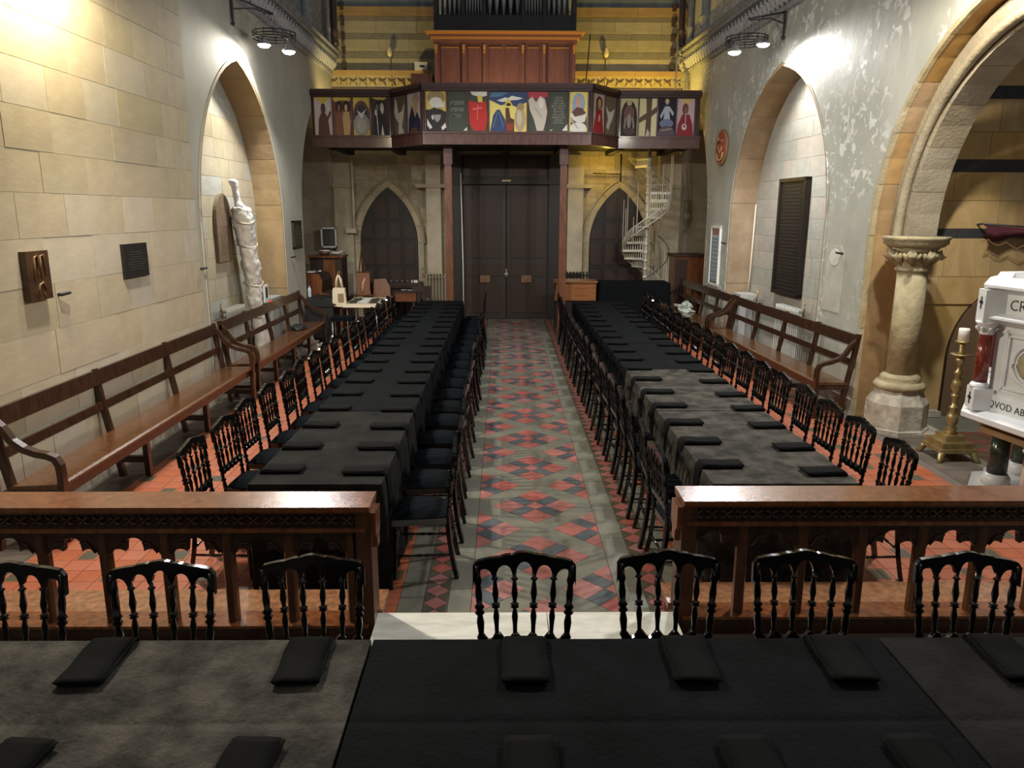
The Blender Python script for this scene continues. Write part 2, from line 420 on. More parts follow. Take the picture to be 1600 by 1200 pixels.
for k in range(-1, 15):
    for cx, dy in ((.27, 0), (-.22, .49), (.76, .49)):
        cy = 6.1-1.96+P*k+dy
        for i in range(3):
            for j in range(3):
                q = [(g1[i]+.003, g1[j]+.003), (g1[i+1]-.003, g1[j]+.003), (g1[i+1]-.003, g1[j+1]-.003), (g1[i]+.003, g1[j+1]-.003)]
                c = math.sqrt(.5)
                q = [(cx+(a-b_)*c, cy+(a+b_)*c) for a, b_ in q]
                q = clip_poly(q, cl, cr, 4.03, 17.78)
                if not q: continue
                mt = M_blue if (i+j) % 2 else M_pink
                if cy < 12.2 and cnt < 290: tile_obj(q, mt); cnt += 1
                else: farb[mt].prism(q, -.004, .0015)
for mt in farb: o = farb[mt].build('far_floor_tile', floor); o['kind'] = 'stuff'
# border strips: red diamonds between dark triangles
for x0, x1 in ((-.52, -.36), (.93, 1.10)):
    br, bd = B(M_pink), B(M_dkt); y = 4.04; h = (x1-x0)/2; xm = (x0+x1)/2; n = 0
    while y+.163 < 17.8:
        ym = y+.0815
        q = [(xm, y+.002), (x1-.002, ym), (xm, y+.161), (x0+.002, ym)]
        if n < 30: tile_obj(q, M_pink, name='diamond_tile')
        else: br.prism(q, -.004, .0012)
        for X, sx in ((x0, 1), (x1, -1)):
            t = [(X, y+.004), (X+sx*(h-.006), y+.001), (X, ym-.004)]
            bd.prism([(X, y), (X+sx*(h-.004), y), (X, ym-.004)] if sx > 0 else [(X, y), (X, ym-.004), (X+sx*(h-.004), y)], -.004, .0012)
            bd.prism([(X, ym+.004), (X+sx*(h-.004), y+.163), (X, y+.163)], -.004, .0012)
        y += .163; n += 1
    o = br.build('far_diamond_tile', floor); o['kind'] = 'stuff'
    o = bd.build('triangle_tile', floor); o['kind'] = 'stuff'
# red tile fields left and right, .16 m squares with dark ones set in
fr_, fd_ = B(M_red), B(M_dkt); bay_ = B(mat('dull_bay_tile', (.16, .06, .045), .45, var=.4, vscale=5)); T = .1625
sq = {}
def sqmesh(mt):
    if mt not in sq:
        b = B(mt); b.prism([(-.079, -.079), (.079, -.079), (.079, .079), (-.079, .079)], -.004, .0015); o = b.build('quarry_tile'); sq[mt] = o.data; bpy.data.objects.remove(o)
    return sq[mt]
cnt = 0
for side, xa, sgn, nc in ((0, -.76, -1, 17), (1, 1.33, 1, 18)):
    for i in range(nc):
        for j in range(84):
            x = xa+sgn*T*i; y = 4.18+T*j
            dark = (i % 2 == 0) and ((i//2*2+j) % 4 == 0)
            mt = M_red
            near = (side == 0 and (x < -1.95 and y < 8.6)) or (side == 1 and x > 2.9 and y < 7.2)
            if near and cnt < 560:
                o = bpy.data.objects.new('quarry_tile', sqmesh(mt)); COL.objects.link(o); o.parent = floor; o.location = (x, y, random.uniform(-.0004, .0004)); cnt += 1
            else: fr_.prism([(x-.079, y-.079), (x+.079, y-.079), (x+.079, y+.079), (x-.079, y+.079)], -.004, .0015)
            if dark:
                ip = [(x-.06, y-.07), (x+.06, y-.07), (x+.06, y+.07), (x-.06, y+.07)]
                if near: tile_obj(ip, M_dkt, .0024, 'inset_tile')
                else: fd_.prism(ip, -.004, .0024)
for i in range(9):
    for j in range(9):
        x, y = 5.0+.155*i, 7.0+.155*j
        (fd_ if (i+j) % 3 == 0 else bay_).prism([(x-.075, y-.075), (x+.075, y-.075), (x+.075, y+.075), (x-.075, y+.075)], -.004, .0015)
o = bay_.build('bay_floor_tile', floor); o['kind'] = 'stuff'
for q in (fr_, fd_): o = q.build('far_quarry_tile', floor); o['kind'] = 'stuff'

# ---- chancel floor and steps
b = B(M_dkslab); b.box(-4.6, 4.6, -1.5, 3.45, -.1, .16); struct(b.build('floor_chancel'))
b = B(M_dkslab); b.box(-4.3, 4.6, 3.45, 4.02, -.1, .06); struct(b.build('trim_1'), 'dark stone step under the altar rails')
b = B(M_marble)
for x0, x1 in ((-.735, .25), (.255, 1.0)): b.box(x0, x1, 3.62, 4.03, .06, .17)
struct(b.build('trim_2', bevel=.006), 'white marble threshold step between the two altar rails')

# ---- left wall
wl = struct(arch_wall('wall_left', M_plasterL, FL, 1.0, 18.4, 5.45, [(AL[0]-.04, AL[1]+.04, AL[2], AL[3]+.05), AL2]))
ashlar(wl, FL, 3.6, 9.6, .0, 5.36, .36, .72, 0, [M_cream, M_cream2, M_cream3], wts=(5, 3, 1.3))
b = B(M_mortar); b.faces([FL(9.3, 0, .45), FL(13.8, 0, .45), FL(13.8, 4.9, .45), FL(9.3, 4.9, .45)], [(0, 1, 2, 3)])
b.build('recess_back', wl)
ashlar(wl, FL, 9.5, 13.6, 0, 4.8, .30, .55, .45, [M_cream, M_cream3, M_recR], skip=clip_arch((AL[0]-.1, AL[1]+.1, AL[2], AL[3])), wts=(3, 2, 1))
arch_ring(wl, FL, AL, .045, -.006, .45, M_ochreL, n=12, step=3)
b = B(M_plasterL)   # plaster roll round the arch mouth
pp = arch_path(AL, .05, 14); b.tube([FL(u, z, -.002) for u, z in pp], .012, 6); b.build('arch_moulding', wl)
b = B(M_grey); b.faces([FL(14.2, 0, 1.0), FL(18.4, 0, 1.0), FL(18.4, 5, 1.0), FL(14.2, 5, 1.0)], [(0, 1, 2, 3)]); b.build('far_bay_back', wl)
b = B(M_grey)
pp = arch_path(AL2, 0, 14)
vs = []
for u, z in pp: vs += [FL(u, z, 0), FL(u, z, 1.0)]
b.faces(vs, [(2*i, 2*i+2, 2*i+3, 2*i+1) for i in range(len(pp)-1)]); b.build('far_arch_soffit', wl)
b = B(M_plinth); b.box(XL-.001, XL+.03, 3.5, AL[0]-.1, 0, .14); b.build('baseboard_left', wl)
b = B(M_cornice); b.faces([(XL-.02, 1, 5.9), (XL-.02, 18.4, 5.9), (XL-.02, 18.4, 9), (XL-.02, 1, 9)], [(0, 1, 2, 3)]); struct(b.build('wall_left_upper'))

# ---- right wall
wr = struct(arch_wall('wall_right', M_plasterR, FR, -7.5, 9.9, 5.45, [(AB[0]-.06, AB[1]+.05, AB[2], AB[3]+.05), (AR[0]-.04, AR[1]+.04, AR[2], AR[3]+.05), AR2]))
b = B(M_mortar); b.faces([FR(1.3, 0, .45), FR(5.9, 0, .45), FR(5.9, 4.95, .45), FR(1.3, 4.95, .45)], [(0, 1, 2, 3)]); b.build('recess_back', wr)
ashlar(wr, FR, 1.4, 5.7, 0, 4.85, .30, .5, .45, [mat('pinkish_stone', (.45, .40, .33), .75, col2=(.38, .345, .29), vscale=2, bump=.2, bscale=8, rnd=.05), M_recR, M_recR], skip=clip_arch((AR[0]-.1, AR[1]+.1, AR[2], AR[3])), wts=(3, 2, .6))
arch_ring(wr, FR, AR, .045, -.006, .45, M_ochreR, n=12, step=3)
b = B(M_plasterR); b.tube([FR(u, z, -.004) for u, z in arch_path(AR, .05, 14)], .012, 6); b.build('arch_moulding', wr)
b = B(M_grey)
vs = []
for u, z in arch_path(AR2, 0, 14): vs += [FR(u, z, 0), FR(u, z, 1.0)]
b.faces(vs, [(2*i, 2*i+2, 2*i+3, 2*i+1) for i in range(len(vs)//2-1)])
b.faces([FR(6.4, 0, .7), FR(9.9, 0, .7), FR(9.9, 5, .7), FR(6.4, 5, .7)], [(0, 1, 2, 3)]); b.build('far_bay_back', wr)
b = B(M_plinth)
for u0, u1 in ((.42, 1.56), (5.52, 6.88)):
    p = [FR(u0, 0, -.035), FR(u1, 0, -.035), FR(u1, 0, 0), FR(u0, 0, 0)]
    b.prism([(q.x, q.y) for q in p], 0, .2)
b.build('baseboard_right', wr)
b = B(M_plasterR); b.faces([FR(-7, 5.9, .02), FR(9.9, 5.9, .02), FR(9.9, 9, .02), FR(-7, 9, .02)], [(0, 1, 2, 3)]); struct(b.build('wall_right_upper'))
Mpp = frame_m(FR, 0, 0, 0) @ Matrix(((1, 0, 0, 0), (0, 0, 1, 0), (0, 1, 0, 0), (0, 0, 0, 1)))
b = B(mat('old_plaster_patch', (.50, .50, .44), .7, col2=(.40, .40, .34), vscale=5)); b.prism([(1.02, 1.2), (1.5, 1.2), (1.5, 1.95), (1.42, 2.05), (1.12, 2.05), (1.02, 1.95)], -.006, .01, Mpp); b.build('plaster_patch', wr)
b = B(mat('filled_patch', (.62, .62, .57), .7)); b.prism([(1.27+.14*math.cos(2*PI*k/16), 1.9+.11*math.sin(2*PI*k/16)) for k in range(16)], -.010, .0, Mpp); b.build('filler_patch', wr)
# three orders of the wide side-bay arch
arch_ring(wr, FR, AB, .06, -.015, .04, mat('pale_arch_stone', (.46, .38, .22), .75, col2=(.36, .28, .14), vscale=4, bump=.4, rnd=.1), n=12, step=2, z0=0)
arch_ring(wr, FR, (AB[0], AB[1]+.01, AB[2], AB[3]+.01), .10, .04, .34, M_ochre, n=12, step=2)
AB2 = (AB[0]+.35, AB[1]-.38, 2.2, 4.14)
inner = mat('inner_arch_stone', (.36, .30, .20), .75, col2=(.27, .22, .14), vscale=4, bump=.4, rnd=.1)
arch_ring(wr, FR, AB2, .34, .20, .56, inner, n=12, step=2, z0=2.2)
b = B(inner); b.tube([FR(u, z, .15) for u, z in arch_path((AB[0]+.28, AB[1]-.28, 2.2, 4.22), 0, 16, 2.18)], .05, 8); b.build('arch_roll', wr)
# pier block behind the column
b = B(M_ochre); b.prism([(q.x, q.y) for q in (FR(.43, 0, .0), FR(.43, 0, .36), FR(.15, 0, .37), FR(.15, 0, .56), FR(.6, 0, .57), FR(.6, 0, .001))], 0, 2.3); b.build('pier_face', wr)
# ---- side bay
FBay = FY(9.1)
wb = B(M_tan); wb.faces([(4.5, 9.12, 0), (9.0, 9.12, 0), (9.0, 9.12, 6), (4.5, 9.12, 6)], [(0, 1, 2, 3)]); wb = struct(wb.build('wall_bay'))
NA = (5.45, 7.55, .72, 1.78)
def skipb(ua, ub, za, zb):
    uc = (ua+ub)/2
    return NA[0]-.0 < uc < NA[1] and (za+zb)/2 < arch_z(uc, NA)
z = 0
for z0, z1, hb in ((0, 2.17, .36), (2.28, 2.93, .325), (3.07, 3.74, .335), (3.88, 6, .36)):
    ashlar(wb, FBay, 4.5, 9.0, z0, z1, hb, .9, 0, [M_tan], skip=skipb)
for z0, z1 in ((2.17, 2.28), (2.93, 3.07), (3.74, 3.88)):
    u = 4.5
    while u < 9: l = random.uniform(.5, .9); block(wb, FBay, u, u+l, z0, z1, -.002, M_band, name='dark_band_stone'); u += l
b = B(M_dkwood); vs = []
pp = arch_path(NA, 0, 16)
for u, z in pp: vs += [FBay(u, z, -.03), FBay(u, z, .5)]
b.faces(vs, [(2*i, 2*i+2, 2*i+3, 2*i+1) for i in range(len(pp)-1)])
b.build('arch_plate_edge', wb)
b = B(mat('arch_plate_brown', (.14, .085, .045), .8)); n = len(pp)
b.prism([(u, z) for u, z in pp], 0, .04, Matrix(((1, 0, 0, 0), (0, 0, 1, 9.05), (0, 1, 0, 0), (0, 0, 0, 1)))); b.build('arch_plate', wb)  # flat dark brown arched plate just proud of the bay wall
b = B(M_tan); b.faces([(9.0, 3, 0), (9.0, 9.1, 0), (9.0, 9.1, 6), (9.0, 3, 6)], [(0, 1, 2, 3)]); struct(b.build('wall_bay_side'))
b = B(M_plinth); b.box(4.5, 5.4, 8.95, 9.08, 0, .07); b.box(4.6, 5.0, 8.1, 8.8, 0, .03); struct(b.build('baseboard_bay'))

# ---- west wall (behind the gallery)
bwm = B(M_grey); bwm.faces([(-4.9, 17.82, 0), (5.2, 17.82, 0), (5.2, 17.82, 9), (-4.9, 17.82, 9)], [(0, 1, 2, 3)]); wback = struct(bwm.build('wall_back'))
DL = (-3.30, -1.98, 1.75, 3.0); DR = (1.98, 3.30, 1.75, 3.0)
def skipd(ua, ub, za, zb):
    uc, zc = (ua+ub)/2, (za+zb)/2
    for d in (DL, DR):
        if d[0]-.1 < uc < d[1]+.1 and zc < arch_z(max(d[0]+.01, min(d[1]-.01, uc)), d): return True
    return -1.2 < uc < 1.32
ashlar(wback, FB, -3.85, -1.2, 0, 3.7, .31, .5, 0, [M_grey, mat('tan_grey_stone', (.50, .42, .28), .8, var=.25, bump=.3, bscale=9, rnd=.1)], skip=skipd)
ashlar(wback, FB, 1.32, 4.1, 0, 3.7, .31, .5, 0, [M_grey, MATS['tan_grey_stone']], skip=skipd)
b = B(MATS['tan_grey_stone'])
for x0, x1 in ((-3.82, -3.42), (-1.75, -1.42), (1.45, 1.8), (3.5, 4.0)): b.box(x0, x1, 17.55, 17.8, 0, 3.7)
b.build('pilaster', wback, bevel=.02)
b = B(M_grey)
for x0, x1, z in ((-3.84, -3.36, 3.02), (-3.4, -3.33, 2.0), (-1.98, -1.2, 3.02), (1.32, 2.0, 3.02), (3.36, 4.0, 3.02)): b.box(x0, x1, 17.5, 17.81, z-.04, z+.04)
b.build('string_course', wback, bevel=.012)
for d in (DL, DR):
    arch_ring(wback, FB, d, .14, -.04, .1, MATS['tan_grey_stone'], n=8, step=2)
    b = B(M_grey); b.tube([FB(u, z, -.05) for u, z in arch_path(d, .16, 12, 1.7)][3:-3], .028, 6); b.build('hood_mould', wback)
# upper west wall: stone courses with grey bands
yel = mat('buff_wall_stone', (.46, .41, .26), .8, col2=(.38, .34, .21), vscale=3, bump=.2, bscale=8, rnd=.08)
for x0, x1 in ((-3.86, -1.3), (1.4, 4.0)):
    for z0, z1, mt, ln in ((3.7, 5.45, yel, .9), (5.45, 5.74, yel, .9), (5.74, 5.88, M_band2, .8), (5.88, 6.13, yel, .9), (6.13, 6.25, M_band2, .8), (6.25, 6.5, yel, .9), (6.5, 6.6, M_band2, .8), (6.6, 6.78, mat('orange_ledge_stone', (.50, .33, .13), .7, var=.2), 1.2), (6.78, 7.6, mat('blue_grey_stone', (.20, .25, .28), .7, var=.2, rnd=.1), .8)):
        u = x0
        while u < x1-.01:
            l = min(random.uniform(.7, 1.3)*ln, x1-u)
            block(wback, FB, u, u+l, z0, z1, (-.05 if mt is MATS['orange_ledge_stone'] else -.004)+random.uniform(-.002, .002), mt, dep=.06); u += l
for sx0, sx1 in ((-3.86, -1.3), (1.4, 4.0)):
    b = B(MATS['orange_ledge_stone']); b.box(sx0, sx1, 17.66, 17.8, 5.38, 5.47); b.box(sx0, sx1, 17.74, 17.8, 5.05, 5.1); tr = struct(b.build('trim_3', bevel=.015), 'ledge and carved leaf frieze behind the gallery')
    leafm = mat('carved_frieze_stone', (.48, .37, .16), .7, var=.4, vscale=20)
    b = B(leafm); b.tube([(-.08, 0, -.08), (-.03, -.02, 0), (.0, -.035, .0), (.03, -.02, 0), (.08, 0, .08)], [.012, .022, .026, .022, .012], 5)
    b.tube([(-.08, 0, .08), (-.03, -.02, 0.01), (.0, -.03, .0), (.03, -.02, -.01), (.08, 0, -.08)], [.012, .022, .024, .022, .012], 5)
    proto = b.build('carved_leaf', tr); x = sx0+.12
    proto.location = (x, 17.78, 5.24); x += .21
    while x < sx1-.05:
        c = proto.copy(); COL.objects.link(c); c.location = (x, 17.78, 5.24); x += .21
# west corner shafts
def shafts(name, label, pts, zb, zt, ring):
    t = struct(thing(name, label, None)); 
    if 'category' in t: del t['category']
    for x, y, r, m_ in pts:
        b = B(m_); b.lathe([(r*1.35, zb), (r*1.35, zb+.06), (r, zb+.12), (r, ring-.05), (r*1.25, ring-.02), (r*1.25, ring+.02), (r, ring+.05), (r, zt)], 12, Matrix.Translation((x, y, 0))); b.build('shaft', t)
    return t
M_dsh = mat('dark_shaft', (.075, .05, .045), .4)
shafts('trim_4', 'clustered wall shafts at the left corner above the gallery', [(-3.62, 17.45, .07, M_dsh), (-3.70, 17.2, .05, M_cornice), (-3.76, 15.6, .1, M_cornice)], 5.93, 9, 6.2)
shafts('trim_5', 'clustered wall shafts at the right corner above the gallery', [(3.82, 17.45, .07, M_dsh), (3.95, 17.2, .06, M_cornice), (4.02, 16.2, .1, M_cornice)], 5.93, 9, 6.25)
b = B(M_dsh)
for k in range(9): b.box(-3.52, -3.46, 17.7, 17.79, 5.5+k*.3, 5.66+k*.3); b.box(3.66, 3.74, 17.7, 17.79, 5.5+k*.3, 5.66+k*.3)
b.build('quoin_stone', wback)

# ---- carved cornices
leaf = None
def cornice(name, label, fr, u0, u1, ul):
    global leaf
    b = B(M_cornice)
    for pts in ([(-.0, 5.36), (-.05, 5.38), (-.07, 5.42), (-.05, 5.46), (0, 5.46)], [(0, 5.44), (-.03, 5.44), (-.08, 5.70), (-.18, 5.72), (-.18, 5.76), (-.14, 5.80), (-.2, 5.86), (-.16, 5.92), (0, 5.95)]):
        vs = []
        for u in (u0, u1):
            for w, z in pts: vs.append(fr(u, z, w))
        n = len(pts)
        b.faces(vs, [(i, i+1, n+i+1, n+i) for i in range(n-1)]+[tuple(range(n)), tuple(range(2*n-1, n-1, -1))])
    t = struct(b.build(name), label)
    if leaf is None:
        b = B(M_cleaf)
        for s in (-1, 1): b.tube([(0, 0, -.10), (s*.035, -.03, -.05), (s*.05, -.055, .01), (s*.02, -.07, .05), (0, -.05, .03)], [.012, .02, .024, .018, .01], 5)
        b.tube([(0, -.01, -.02), (0, -.05, .04), (0, -.085, .08)], [.016, .024, .014], 5)
        o = b.build('carved_leaf'); leaf = o.data; bpy.data.objects.remove(o)
    u = ul
    while u < u1-.1 and True:
        o = bpy.data.objects.new('carved_leaf', leaf); COL.objects.link(o); o.parent = t
        o.matrix_basis = frame_m(fr, u, 5.57, -.05) @ Matrix.Scale(1.25, 4); u += .17
cornice('trim_6', 'carved stone cornice along the top of the left wall', FL, 1.0, 17.9, 11.2)
cornice('trim_7', 'carved stone cornice along the top of the right wall', FR, -7.0, 9.2, 2.7)

# ================================================================ GALLERY, ORGAN, WEST DOORS
# gallery: floor slab, parapet fronts with painted panels
G = [(-3.8, 15.8), (-2.2, 15.8), (-1.52, 15.0), (1.65, 15.0), (2.26, 15.8), (3.90, 15.8)]
gal = thing('gallery', 'dark wood gallery balcony across the west end with painted front panels', 'gallery', (0, 15.8, 3.7))
gz = 15.8
def gpart(b, name, **k):
    o = b.build(name, gal, **k); o.location = (0, -15.8, -3.7); return o
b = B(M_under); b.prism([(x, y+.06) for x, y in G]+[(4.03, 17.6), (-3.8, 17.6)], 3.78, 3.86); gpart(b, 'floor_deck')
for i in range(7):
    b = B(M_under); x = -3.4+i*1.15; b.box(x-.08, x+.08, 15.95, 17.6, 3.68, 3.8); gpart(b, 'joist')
def seg_frame(p, q):
    d = Vector((q[0]-p[0], q[1]-p[1], 0)); L = d.length; d.normalize(); n = Vector((d.y, -d.x, 0))
    return Matrix(((d.x, -n.x, 0, p[0]), (d.y, -n.y, 0, p[1]), (0, 0, 1, 0), (0, 0, 0, 1))), L
# painted panels: (background, [(colour, shape)...]); shapes in unit coordinates
def pc(rgb): 
    k = 'paint_%02x%02x%02x' % rgb
    return mat(k, tuple(((c/255)**2.2) for c in rgb), .6)
def el(cx, cy, rx, ry, n=14): return [(cx+rx*math.cos(2*PI*k/n), cy+ry*math.sin(2*PI*k/n)) for k in range(n)]
def line(p, q, w=.03):
    d = Vector((q[0]-p[0], q[1]-p[1])); n = Vector((-d.y, d.x)).normalized()*w/2
    return [(p[0]+n.x, p[1]+n.y), (q[0]+n.x, q[1]+n.y), (q[0]-n.x, q[1]-n.y), (p[0]-n.x, p[1]-n.y)]
BR, CR_, YE, WH, DG, RE, BL, GY, DK, SK, PU = (105, 68, 60), (215, 200, 190), (225, 195, 90), (225, 222, 212), (66, 72, 60), (190, 45, 40), (52, 70, 110), (160, 155, 150), (45, 38, 38), (200, 160, 110), (150, 130, 140)
def robed(robe, head=SK, hair=DK, x=.5):
    return [(hair, el(x, .70, .13, .14)), (head, el(x, .69, .085, .11)), (robe, [(x-.32, 0), (x-.26, .42), (x-.12, .58), (x+.12, .58), (x+.26, .42), (x+.34, 0)])]
P_L = [(CR_, [(YE, [(0, 1), (.9, 1), (.5, .8)]), (WH, el(.72, .62, .2, .16)), (CR_, el(.66, .66, .14, .12))]+robed(BR, BR)+[(BR, line((.7, .4), (.92, .62), .1))]),
       ((125, 85, 62), [(YE, [(0, 1), (1, 1), (1, .93), (.8, .88), (.5, .93), (.2, .87), (0, .92)]), (DK, el(.32, .76, .2, .15)), (DK, el(.74, .76, .2, .16)), ((150, 100, 75), el(.32, .72, .09, .1)), ((215, 175, 125), el(.72, .72, .09, .1)), ((140, 92, 70), [(.1, 0), (.12, .6), (.5, .6), (.48, 0)]), ((205, 165, 115), [(.55, 0), (.5, .45), (.56, .62), (.9, .62), (.95, .3), (.88, 0)])]),
       (YE, [((110, 80, 75), el(.5, .5, .48, .42)), ((70, 60, 70), el(.5, .47, .38, .34)), (GY, el(.5, .28, .46, .3)), (WH, [(.25, .66), (.5, .58), (.78, .7), (.6, .5), (.5, .42), (.38, .52)]), ((185, 180, 160), el(.5, .25, .28, .2)), (BR, line((0, 0), (.02, 1), .07)), (BR, line((.98, 0), (1, 1), .05))]),
       ((70, 58, 58), [(YE, [(.0, 1), (.9, 1), (.7, .93), (.3, .94)]), (DK, el(.5, .78, .34, .14)), ((130, 110, 100), el(.32, .72, .09, .1)), ((200, 185, 170), el(.6, .74, .11, .12)), (WH, [(.5, .72), (.72, .72), (.62, .5)]), (DK, [(.15, 0), (.2, .5), (.5, .6), (.85, .5), (.95, 0)]), (WH, line((.36, 0), (.3, .6), .04)), (WH, [(.52, 0), (.6, .28), (.7, 0)]), (WH, el(.25, .6, .06, .08))])]
P_AL = [((120, 112, 100), [((110, 100, 85), el(.5, .7, .4, .35)), (WH, [(.0, .6), (.1, .95), (.2, .9), (.35, .55), (.6, .6), (.85, .8), (.75, .45), (.6, .2), (.75, .02), (.3, .0), (.35, .3), (.1, .45)])]),
        ((205, 195, 195), [((170, 150, 140), el(.65, .85, .25, .14)), (SK, el(.62, .7, .16, .14)), ((45, 48, 75), [(.05, 0), (.1, .35), (.35, .7), (.5, .5), (.75, .5), (.95, .3), (.98, 0)]), (SK, line((.55, .42), (.7, .6), .13)), (BR, [(.15, .0), (.8, 0), (.6, .12), (.3, .12)])])]
P_C = [(YE, [(DK, [(0, 0), (1, 0), (1, .5), (0, .55)]), ((160, 140, 95), el(.5, .85, .45, .18)), (WH, el(.5, .72, .34, .14)), (WH, [(.1, .6), (.9, .6), (.95, .76), (.8, .68), (.6, .58), (.4, .6), (.2, .56)]), (DK, el(.5, .5, .4, .07)), (GY, [(.35, .42), (.75, .42), (.7, .3), (.55, .22), (.42, .3)]), (WH, line((.3, .4), (.35, .3), .08)), (WH, [(.05, .32), (.3, .1), (.2, .05), (.05, .15)]), (WH, [(.75, .1), (.95, .22), (1, .1), (.8, .02)])]),
       (DG, [(WH, [(.8, .02), (1, .12), (1, .02)])]),
       (DG, [(WH, [(.1, 1), (.95, 1), (.95, .9), (.6, .86), (.2, .92)]), (YE, [(.45, .9), (.7, .9), (.72, .74), (.5, .74)]), (RE, [(.0, .78), (.5, .72), (.9, .76), (.98, .3), (.85, .02), (.25, .02), (.05, .2)]), ((225, 120, 110), line((.45, .3), (.47, .68), .035)), ((225, 120, 110), line((.22, .56), (.7, .6), .035))]),
       ((235, 215, 120), [(BL, [(0, 1), (1, 1), (1, .74), (.72, .62), (.5, .7), (.3, .66), (0, .8)]), ((80, 120, 150), [(.05, .98), (.5, .98), (.3, .88), (.0, .86)]), (WH, [(.2, .78), (.42, .86), (.5, .84), (.6, .9), (.9, .84), (.78, .8), (.55, .78), (.35, .74)]), (YE, [(.5, .86), (.38, .64), (.64, .64)]), (DK, el(.51, .68, .06, .04)), (BL, [(.02, 0), (.1, .4), (.2, .55), (.28, .55), (.42, .3), (.46, 0)]), ((110, 125, 150), line((.22, .5), (.1, .1), .02)), ((110, 125, 150), line((.25, .5), (.38, .1), .02)), ((90, 55, 35), [(.44, .1), (.43, .6), (.52, .6), (.56, .35), (.66, .3), (.66, .0), (.44, 0)]), ((150, 60, 45), [(.44, .2), (.64, .2), (.62, .02), (.46, .02)]), ((180, 160, 130), el(.82, .3, .14, .3)), ((160, 138, 108), el(.83, .62, .1, .1)), ((205, 190, 160), el(.8, .35, .07, .2))]),
       (DG, [((170, 60, 70), [(0, 1), (1, 1), (1, .88), (.6, .82), (0, .86)]), ((200, 190, 175), [(.0, .8), (.2, .88), (.4, .74), (.6, .9), (.85, .82), (.98, .5), (.9, .25), (.78, .02), (.45, .02), (.3, .3), (.08, .55)]), ((170, 160, 148), line((.35, .6), (.7, .35), .05)), ((225, 215, 200), el(.66, .72, .14, .13))]),
       (DG, [(WH, [(.7, .03), (.98, .2), (1, .02)]), (WH, [(.02, .04), (.2, .06), (.12, .02)])]),
       ((230, 215, 120), [((150, 175, 200), el(.5, .72, .36, .26)), ((205, 165, 150), el(.48, .76, .17, .15)), ((140, 165, 200), [(.1, .2), (.15, .6), (.3, .8), (.28, .5)]), (BR, [(.08, .1), (.14, .5), (.4, .62), (.7, .6), (.95, .45), (.98, .1)]), (WH, [(.0, .45), (.15, .48), (.3, .38), (.7, .42), (.98, .48), (.85, .25), (.5, .22), (.2, .3)]), (WH, el(.5, .1, .45, .14)), ((190, 180, 170), line((.1, .3), (.5, .08), .05))])]
P_AR = [((200, 180, 170), [((90, 40, 40), el(.55, .78, .28, .16)), (SK, el(.56, .76, .15, .12)), ((60, 30, 30), line((.35, .8), (.3, .4), .12)), ((160, 40, 45), [(.05, 0), (.15, .3), (.35, .6), (.75, .62), (.85, .3), (.95, 0)]), (CR_, line((.5, .3), (.6, .46), .1))]),
        ((122, 112, 92), [(WH, [(.05, .75), (.35, .6), (.55, .6), (.9, .72), (.7, .42), (.5, .28), (.35, .12), (.15, .2), (.3, .4)])])]
P_R = [((215, 205, 150), [(DK, el(.5, .5, .46, .46)), (DK, [(.05, 0), (.95, 0), (.96, .5), (.04, .5)]), ((205, 185, 140), el(.5, .88, .14, .08)), ((120, 85, 80), el(.5, .6, .3, .22)), (GY, el(.5, .4, .12, .2)), ((160, 145, 135), line((.3, .5), (.25, .2), .1)), ((160, 145, 135), line((.7, .5), (.78, .2), .1)), ((95, 70, 70), el(.5, .12, .34, .1))]),
       ((235, 230, 180), [((104, 84, 68), [(.36, 0), (.4, .45), (.0, .35), (.0, .48), (.42, .62), (.38, 1), (.72, 1), (.7, .68), (1, .8), (1, .64), (.7, .52), (.68, 0)]), (WH, [(.4, .0), (.5, .2), (.62, .08), (.6, 0)])]),
       ((30, 30, 52), [(YE, el(.5, .93, .12, .07)), ((190, 190, 200), el(.5, .9, .08, .06)), ((190, 200, 215), [(.3, .35), (.4, .8), (.6, .8), (.72, .35)]), ((190, 200, 215), line((.42, .76), (.15, .5), .1)), ((190, 200, 215), line((.6, .76), (.88, .58), .1)), ((120, 130, 165), el(.5, .34, .4, .12)), ((100, 85, 100), el(.5, .08, .5, .2)), ((160, 140, 140), line((.2, .15), (.8, .2), .04))]),
       ((215, 190, 195), [((230, 200, 130), [(.2, 1), (.85, 1), (.7, .85), (.4, .86)]), (BR, el(.48, .72, .17, .16)), ((150, 100, 85), el(.5, .68, .1, .12)), ((150, 45, 60), [(.02, 0), (.08, .3), (.3, .58), (.72, .58), (.92, .3), (.98, 0)]), (WH, line((.5, .35), (.52, .62), .04)), (WH, el(.45, .25, .14, .09)), ((150, 45, 60), el(.45, .27, .06, .04))])]
def text_mesh(s, size, mt, name, parent, M, ext=.002, align='CENTER', font=None):
    c = bpy.data.curves.new('txt', 'FONT'); c.body = s; c.size = size; c.extrude = ext; c.align_x = align; c.resolution_u = 2
    o = bpy.data.objects.new('txt', c); COL.objects.link(o)
    bpy.context.view_layer.update()
    me = bpy.data.meshes.new_from_object(o.evaluated_get(bpy.context.evaluated_depsgraph_get())); bpy.data.objects.remove(o)
    me.materials.clear(); me.materials.append(mt)
    o = bpy.data.objects.new(name, me); COL.objects.link(o); o.parent = parent; o.matrix_basis = M; return o
M_chalk = mat('chalk_lettering', (.36, .36, .32), .6)
SHIFT = Matrix.Translation((0, -15.8, -3.7))
